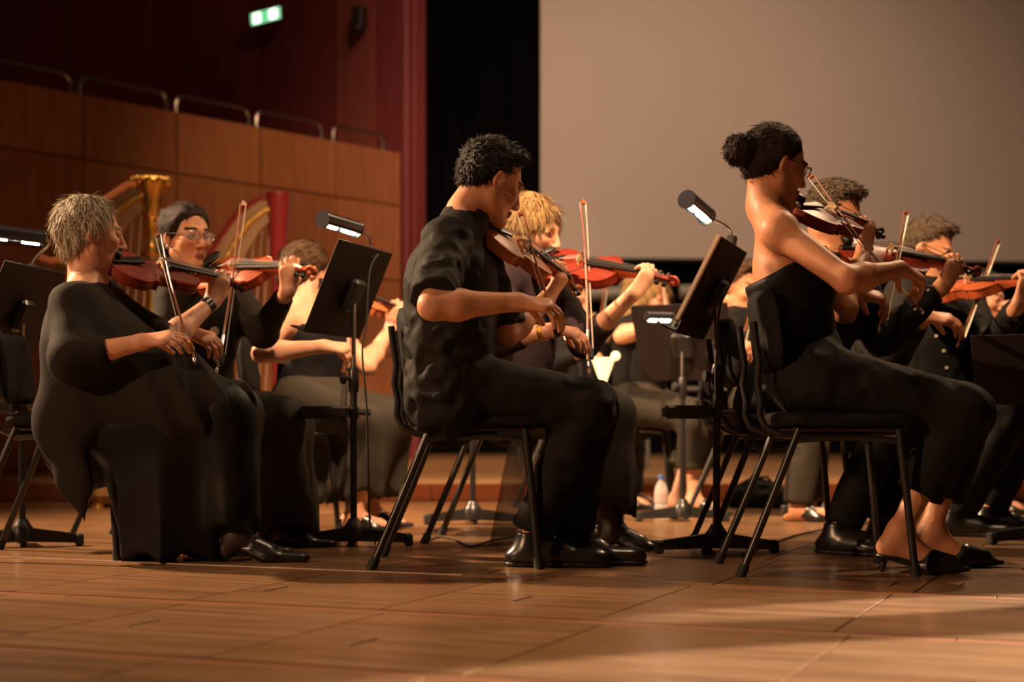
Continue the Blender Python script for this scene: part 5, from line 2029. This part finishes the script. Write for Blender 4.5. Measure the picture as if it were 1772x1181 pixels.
# ================================================================== blonde woman behind the man
ch = P(930, 460, 5.92)
sc_ = far_point(ch, 1178, 486, 0.60, -1)
vn = (0.05, -0.70, 0.70)
violin(ch, sc_, vn, 'bright red violin held by the blonde woman', 2)
ld = (0.62, 0.0, 0.75)
f = Fig('blonde woman with bobbed hair in a plum jacket playing the violin behind the young man',
        dict(pel=(888, 680, 6.0), chest=(905, 540, 5.98), neck=(908, 456, 5.95),
             shR=(868, 490, 5.82), shL=(950, 485, 6.1), elR=(862, 590, 5.62), elL=(1012, 592, 5.85), wrR=(955, 572, 5.50), wrL=vhold(ch, sc_, ld, g=0.92),
             hipR=(885, 690, 5.9), hipL=(900, 690, 6.1), knR=(1048, 722, 5.66), knL=(1052, 722, 5.9), anR=(1060, 918, 5.58), anL=(1050, 912, 5.80)),
        (920, 403, 5.95), (0.87, -0.44, -0.22), (0, 0, 1), hs=1.04, g=0.92, vb=0.012, vf=0.0055, skin=1)
f.torso(); f.arms(); f.legs(); f.head(jaw=0.95)
f.hand('R', (0.85, -0.05, -0.12), (0.1, 0.45, -0.85), (0.6, 0.5, 0.3), 0.06, (0.7, 0.8))
f.hand('L', ld, (-0.5, 0.8, 0.35), (0.75, 1.2, 0.7), 0.05, (0.5, 0.4))
f.finish(H_blond)
f.hairdo('bob', H_blond, 61)
f.shirt(C_plum, fore=(0.50, 0.42), w=0.95, dep=1.25, name='jacket', amp=0.005, seed=24, v=0.010, collar=False, arm=0.068)
K = SDF()
K.cone(P(890, 692, 6.0), P(1045, 724, 5.78), 0.135, 0.10, 0.06)
K.cone(P(1045, 724, 5.78), P(1058, 885, 5.66), 0.10, 0.088, 0.06)
K.cone(P(1010, 728, 5.82), P(1020, 885, 5.72), 0.10, 0.09, 0.06)
skirt_legs(K, f, 0.80, (0.11, 0.095, 0.085))
K.cut(P(1060, 882, 5.66), (-0.25, 0, -1))
K.dispf = folds(P(1045, 860, 5.75), 9, 0.018, 8, 0.1, 0.44)
f.wear('long_skirt', K, C_skirt, 0.011)
K = SDF()
K.cone(P(905, 760, 5.95), P(866, 955, 5.85), 0.05, 0.045, 0.03, cap='b')
K.dispf = wrinkle(0.004, 22, 25)
f.wear('sheer_panel', K, C_sheer, 0.011)
stockings(f, (1, -0.2, 0))
f.shoe('R', (1, -0.25), 0.26, heel=0.05, style='pump'); f.shoe('L', (1, -0.1), 0.25, heel=0.03, style='pump')
link('wrist_watch', MB().tube([f.bone('elR', 'wrR', 0.80) - f.o, f.bone('elR', 'wrR', 0.88) - f.o], 0.031, 14).mesh('wrist_watch', True), M_gold, f.root)
chair(0.0, 6.08, -0.10, 'black orchestra chair of the blonde woman, behind the chair of the young man')
bow_for(f, (1016, 374), (0.8, 0.2, -0.1), 'violin bow in the hand of the blonde woman', contact_of(ch, sc_, vn))

# ================================================================== man behind the woman with the bun
ch = P(1448, 438, 5.55)
sc_ = far_point(ch, 1702, 470, 0.60, 1)
vn = (0.05, -0.62, 0.76)
violin(ch, sc_, vn, 'red violin of the man behind the woman with the bun', 2)
ld = (0.50, 0.05, 0.85)
f = Fig('man with short greying hair in black behind the woman with the bun',
        dict(pel=(1352, 680, 5.62), chest=(1425, 540, 5.62), neck=(1440, 440, 5.62),
             shR=(1405, 480, 5.48), shL=(1480, 480, 5.78), elR=(1420, 600, 5.25), elL=(1528, 585, 5.66), wrR=(1478, 508, 5.18), wrL=vhold(ch, sc_, ld, g=1.0),
             hipR=(1355, 690, 5.52), hipL=(1365, 690, 5.74), knR=(1545, 722, 5.5), knL=(1552, 722, 5.75), anR=(1450, 922, 5.45), anL=(1528, 908, 5.65)),
        (1444, 376, 5.6), (0.76, -0.56, -0.36), (0, 0, 1), hs=0.93, g=1.0, vb=0.012, vf=0.0055, skin=2)
f.torso(); f.arms(); f.legs(); f.head(nose=1.1)
f.hand('R', (0.72, 0.15, -0.1), (0.1, 0.45, -0.85), (0.7, 0.6, 0.4), 0.06, (0.7, 0.8))
f.hand('L', ld, (-0.45, 0.88, 0.2), (0.6, 1.3, 0.7), 0.07, (0.5, 0.4))
f.finish(H_pepper)
f.hairdo('short', H_pepper, 71)
f.glasses()
gar = f.shirt(C_shirt2, fore=(0.85, 0.88), w=1.0, dep=1.2, amp=0.006, seed=34, v=0.010, arm=0.068)
for (bx, by) in ((1598, 494), (1606, 503), (1583, 535)):
    button(f, gar, bx, by, 0.006)
f.trousers(C_trouser, hem=(0.95, 0.95), r=(0.098, 0.076, 0.064), amp=0.006, seed=36, v=0.011)
f.shoe('R', (0.75, -0.66), 0.28, 0.047); f.shoe('L', (0.75, -0.66), 0.28, 0.047)
chair(0.95, 5.66, 0.0, 'black orchestra chair of the man behind the woman with the bun')
bow_for(f, (1552, 384), (0.6, 0.2, -0.3), 'violin bow of the man behind the woman with the bun', contact_of(ch, sc_, vn))
for i in (1, 2):
    p = f.handpts[('L', i)]
    d = nrm((0.50, 0.05, 0.85))
    q = f.j['wrL'] + d * 0.10 + np.array([0.012 if i == 1 else -0.008, -0.006, 0.0])
    link('ring', MB().tube([q - d * 0.004 - f.o, q + d * 0.004 - f.o], 0.0115, 12).mesh('ring', True), M_silver, f.root)

# ================================================================== grey-haired man at the right
ch = P(1618, 508, 6.32)
sc_ = far_point(ch, 1822, 486, 0.60, -1)
vn = (0.0, -0.62, 0.76)
violin(ch, sc_, vn, 'orange-red violin of the man with curly grey hair', 1)
ld = (0.35, -0.05, 0.92)
f = Fig('man with curly grey hair in a black shirt with white buttons, right',
        dict(pel=(1618, 690, 6.5), chest=(1622, 580, 6.45), neck=(1605, 482, 6.45),
             shR=(1562, 515, 6.3), shL=(1668, 512, 6.6), elR=(1545, 612, 6.1), elL=(1712, 605, 6.4), wrR=(1600, 548, 5.92), wrL=vhold(ch, sc_, ld, g=1.0),
             hipR=(1608, 700, 6.38), hipL=(1628, 700, 6.62), knR=(1752, 715, 6.2), knL=(1790, 715, 6.45), anR=(1655, 895, 6.3), anL=(1712, 885, 6.5)),
        (1606, 432, 6.42), (0.80, -0.42, -0.42), (0, 0, 1), hs=0.94, g=1.0, vb=0.012, vf=0.006, skin=0)
f.torso(); f.arms(); f.legs(); f.head(nose=1.1)
f.hand('R', (0.75, -0.1, -0.1), (0.2, 0.4, -0.85), (0.5, 0.5, 0.4), 0.06, (0.7, 0.8))
f.hand('L', ld, (-0.4, 0.9, 0.1), (0.6, 1.2, 0.7), 0.06, (0.5, 0.4))
f.finish(H_pepper)
f.hairdo('short', H_pepper, 81)
f.glasses()
gar = f.shirt(C_shirt2, fore=(0.85, 0.88), w=1.08, dep=1.15, amp=0.006, seed=44, v=0.011, arm=0.070)
for (bx, by) in ((1620, 582), (1633, 608), (1638, 637)):
    button(f, gar, bx, by, 0.007)
f.trousers(C_trouser, hem=(0.95, 0.95), r=(0.10, 0.08, 0.066), amp=0.007, seed=46, v=0.012)
f.shoe('R', (0.9, -0.4), 0.28, 0.047); f.shoe('L', (0.95, -0.2), 0.28, 0.047)
chair(1.62, 6.55, -0.1, 'black orchestra chair of the man with curly grey hair')
bow_for(f, (1732, 424), (0.4, 0.2, -0.6), 'violin bow in the hand of the man with curly grey hair', contact_of(ch, sc_, vn), 0.15)
# ================================================================== players further back
def back_player(label, J, head, fwd, hair, hm, cloth, sk, violin_px, bow_px, vlabel, blabel, chair_at, clabel, seed, skirt=False, sleeves=(0.6, 0.6), fore=(0.0, 0.0), vsign=1, varn=1):
    f = Fig(label, J, head, fwd, hs=1.02, g=0.92, vb=0.014, vf=0.0075, skin=sk)
    f.torso(); f.arms(); f.legs(dict(R=(1, -0.3, 0), L=(1, -0.3, 0))); f.head()
    f.hand('R', (0.8, -0.1, -0.2), (0.1, 0.45, -0.85), (0.7, 0.6, 0.4), 0.05, (0.7, 0.8))
    f.hand('L', (0.3, 0.0, 0.92), (-0.4, 0.9, 0.1), (0.6, 1.2, 0.7), 0.05, (0.5, 0.4))
    f.finish(hm)
    f.hairdo(hair, hm, seed, 0.008)
    f.shirt(cloth, sleeves=sleeves, fore=fore, w=0.95, amp=0.005, seed=seed, v=0.013, collar=False)
    f.trousers(C_skirt, hem=(0.62, 0.62) if skirt else (0.95, 0.95), r=(0.10, 0.082, 0.09 if skirt else 0.066), amp=0.006, seed=seed + 3, v=0.013)
    f.shoe('R', (1, -0.3), 0.25, heel=0.03, style='pump'); f.shoe('L', (1, -0.3), 0.25, heel=0.03, style='pump')
    if chair_at:
        chair(chair_at[0], chair_at[1], chair_at[2], clabel)
    if violin_px:
        ch = P(*violin_px[0])
        violin(ch, far_point(ch, violin_px[1][0], violin_px[1][1], 0.60, vsign), (0.05, -0.65, 0.75), vlabel, varn)
    if bow_px:
        fr = P(*bow_px[0])
        bow(fr, far_point(fr, bow_px[1][0], bow_px[1][1], 0.74, 1), (0.7, 0.2, -0.2), blabel)
    return f


back_player('young player with long blond hair and bare arms behind the dark brown stand',
            dict(pel=(1105, 692, 8.0), chest=(1108, 600, 8.0), neck=(1112, 556, 8.0), shR=(1085, 572, 7.88), shL=(1135, 572, 8.15), elR=(1076, 582, 7.62), elL=(1160, 630, 8.0),
                 wrR=(1132, 562, 7.45), wrL=(1190, 575, 7.85), hipR=(1100, 700, 7.9), hipL=(1118, 700, 8.1), knR=(1205, 722, 7.7), knL=(1212, 722, 7.95), anR=(1200, 868, 7.7), anL=(1168, 868, 7.85)),
            (1122, 516, 8.0), (0.85, -0.5, -0.25), 'long', H_blond, C_shirt2, 1, ((1128, 548, 7.95), (1230, 560)), ((1148, 600, 7.4), (1140, 470)),
            'violin of the player with long blond hair', 'bow of the player with long blond hair', (0.60, 8.1, -0.15), 'orchestra chair of the player with long blond hair', 91, skirt=True, sleeves=(0.35, 0.35))
back_player('player in dark clothes seen between the tall lit stand and the woman with the bun',
            dict(pel=(1310, 690, 7.5), chest=(1300, 590, 7.5), neck=(1285, 540, 7.5), shR=(1262, 560, 7.4), shL=(1318, 560, 7.65), elR=(1245, 612, 7.15), elL=(1330, 610, 7.5),
                 wrR=(1262, 592, 6.95), wrL=(1340, 560, 7.35), hipR=(1305, 698, 7.4), hipL=(1318, 698, 7.6), knR=(1400, 722, 7.2), knL=(1410, 722, 7.45), anR=(1380, 880, 7.2), anL=(1400, 876, 7.4)),
            (1275, 500, 7.48), (0.85, -0.5, -0.2), 'short', H_brown, C_shirt2, 0, ((1285, 536, 7.45), (1395, 545)), ((1280, 600, 6.9), (1310, 470)),
            'violin of the player between the lit stand and the woman with the bun', 'bow of the player between the lit stand and the woman with the bun', (1.12, 7.55, -0.15), 'orchestra chair between the tall lit stand and the right chairs', 93, fore=(0.85, 0.85))
back_player('player in black behind the left arm of the blonde woman',
            dict(pel=(1000, 690, 8.5), chest=(1002, 610, 8.5), neck=(992, 562, 8.5), shR=(970, 578, 8.4), shL=(1022, 578, 8.62), elR=(965, 625, 8.2), elL=(1040, 625, 8.4),
                 wrR=(1008, 612, 8.0), wrL=(1048, 580, 8.3), hipR=(995, 696, 8.4), hipL=(1008, 696, 8.6), knR=(1085, 720, 8.2), knL=(1092, 720, 8.4), anR=(1075, 860, 8.2), anL=(1090, 858, 8.35)),
            (985, 524, 8.48), (0.85, -0.5, -0.2), 'back', H_dark, C_shirt2, 1, ((990, 558, 8.42), (1085, 565)), ((1020, 640, 7.95), (1045, 500)),
            'violin of the player behind the left arm of the blonde woman', 'bow of the player behind the left arm of the blonde woman', (0.34, 8.55, -0.15), 'orchestra chair behind the blonde woman', 95, fore=(0.85, 0.85))
back_player('woman in dark stockings seated behind the man with curly grey hair',
            dict(pel=(1665, 690, 8.0), chest=(1690, 600, 8.0), neck=(1698, 552, 8.0), shR=(1668, 570, 7.9), shL=(1725, 570, 8.15), elR=(1660, 620, 7.7), elL=(1745, 615, 8.0),
                 wrR=(1715, 600, 7.5), wrL=(1740, 562, 7.85), hipR=(1655, 698, 7.9), hipL=(1670, 698, 8.1), knR=(1695, 735, 7.55), knL=(1765, 720, 7.9), anR=(1664, 862, 7.6), anL=(1720, 862, 7.75)),
            (1700, 515, 7.98), (0.8, -0.5, -0.3), 'back', H_dark, C_shirt2, 1, None, None, '', '', (1.62 + 0.62, 8.1, -0.15), 'orchestra chair behind the man with curly grey hair', 97, skirt=True, fore=(0.8, 0.8))

# ------------------------------------------------------------------ small things on the floor
M_water = mat('water_bottle_plastic', (0.75, 0.72, 0.70), 0.12, alpha=0.45)
M_bluecap = mat('blue_plastic', (0.06, 0.13, 0.38), 0.4)
p = FL(1144, 893)
r = empty('water_bottle', p, 'clear plastic water bottle standing left of the dark brown stand', 'bottle')
link('bottle_body', MB().lathe([(0.028, 0), (0.032, 0.006), (0.032, 0.05), (0.029, 0.056), (0.032, 0.062), (0.032, 0.115), (0.027, 0.14), (0.013, 0.165), (0.012, 0.175)], 16).mesh('bottle_body', True), M_water, r)
link('bottle_cap', MB().lathe([(0.015, 0.172), (0.015, 0.19), (0.013, 0.193)], 14).mesh('bottle_cap', True), M_bluecap, r)
link('bottle_label', MB().lathe([(0.0325, 0.065), (0.0328, 0.07), (0.0328, 0.108), (0.0325, 0.112)], 16).mesh('bottle_label', True), mat('bottle_paper_label', (0.5, 0.35, 0.32), 0.6), r)
b = SDF()
c = FL(1322, 880)
b.cone(c + [-0.10, 0.06, 0.05], c + [0.10, 0.0, 0.045], 0.085, 0.075, 0.05, n=(0, 0, 1), fl=1.3)
b.cone(c + [-0.04, 0.04, 0.09], c + [0.05, 0.04, 0.07], 0.06, 0.05, 0.05)
b.cut((0, 0, 0.002), (0, 0, -1))
b.dispf = wrinkle(0.012, 20, 77)
o = sdf_obj('bag', b, 0.010, C_shirt2, None, (), 1, (c[0], c[1], 0))
o.location = (c[0], c[1], 0)
tag(o, 'soft black bag lying on the floor behind the right front chair', 'bag')
link_ = MB().tube([(-0.08, 0.03, 0.10), (-0.05, 0.02, 0.15), (0.02, 0.02, 0.16), (0.07, 0.02, 0.10)], 0.008, 6)
link('bag_strap', link_.mesh('bag_strap', True), C_shirt2, o)
for (x, y, l) in ((1228, 862, 'left'), (1252, 862, 'right')):
    p = FL(x, y)
    r = empty('blue_bottle', p, 'small blue plastic bottle lying behind the tall lit stand, the %s one' % l, 'bottle')
    Rl = frame((0, 0, 1), (1, 0.25, 0.15))
    link('bottle_body', MB().lathe([(0.02, -0.05), (0.028, -0.04), (0.028, 0.03), (0.012, 0.05), (0.011, 0.06)], 14, (0, 0, 0.031), Rl).mesh('bottle_body', True), M_bluecap, r)
    link('bottle_cap', MB().lathe([(0.014, 0.055), (0.014, 0.07), (0.012, 0.072)], 12, (0, 0, 0.031), Rl).mesh('bottle_cap', True), M_paper, r)
# far glowing lamp and brass instrument
M_glow = mat('far_lamp_shade_glow', (1, 0.8, 0.5), 0.5, emit=(1.0, 0.70, 0.33), estr=1.5)
p = P(1044, 666, 7.4)
r = empty('small_lamp', (p[0], p[1], 0.0), 'small glowing cone lamp low behind the blonde woman', 'lamp')
link('lamp_pole', MB().tube([(0, 0, 0), (0, 0, p[2])], 0.012, 8).mesh('lamp_pole', True), M_blackmetal, r)
link('lamp_base', MB().lathe([(0.10, 0), (0.10, 0.015), (0.02, 0.03)], 16).mesh('lamp_base', True), M_blackmetal, r)
link('lamp_shade', MB().lathe([(0.012, 0), (0.055, 0.12), (0.052, 0.122), (0.008, 0.01)], 18, (0, 0, p[2])).mesh('lamp_shade', True), M_glow, r)
link('lamp_bulb', MB().ell((0.055, -0.02, p[2] + 0.13), (0.022, 0.022, 0.022)).mesh('lamp_bulb', True), M_glow, r)
M_dullgrey = mat('dull_grey_tube', (0.10, 0.092, 0.085), 0.6)
# grey percussion rails in the far background
for k, (x, y, l) in enumerate(((1010, 508, 'behind the blonde woman'), (1290, 505, 'behind the tall lit stand'))):
    p = P(x, y, 11.0)
    r = empty('percussion_frame', (p[0], p[1], RZ), 'grey horizontal percussion frame far back ' + l, 'percussion', 'percussion frames on the riser')
    hz = p[2] - RZ
    link('top_bar', MB().tube([(-0.45, 0, hz), (0.45, 0, hz)], 0.05, 10).mesh('top_bar', True), M_dullgrey, r)
    for sx in (-0.4, 0.4):
        link('leg', MB().tube([(sx, 0, hz), (sx * 1.1, 0, 0)], 0.015, 8).mesh('leg', True), M_dullgrey, r)
    link('lower_bar', MB().tube([(-0.42, 0, hz * 0.45), (0.42, 0, hz * 0.45)], 0.015, 8).mesh('lower_bar', True), M_dullgrey, r)
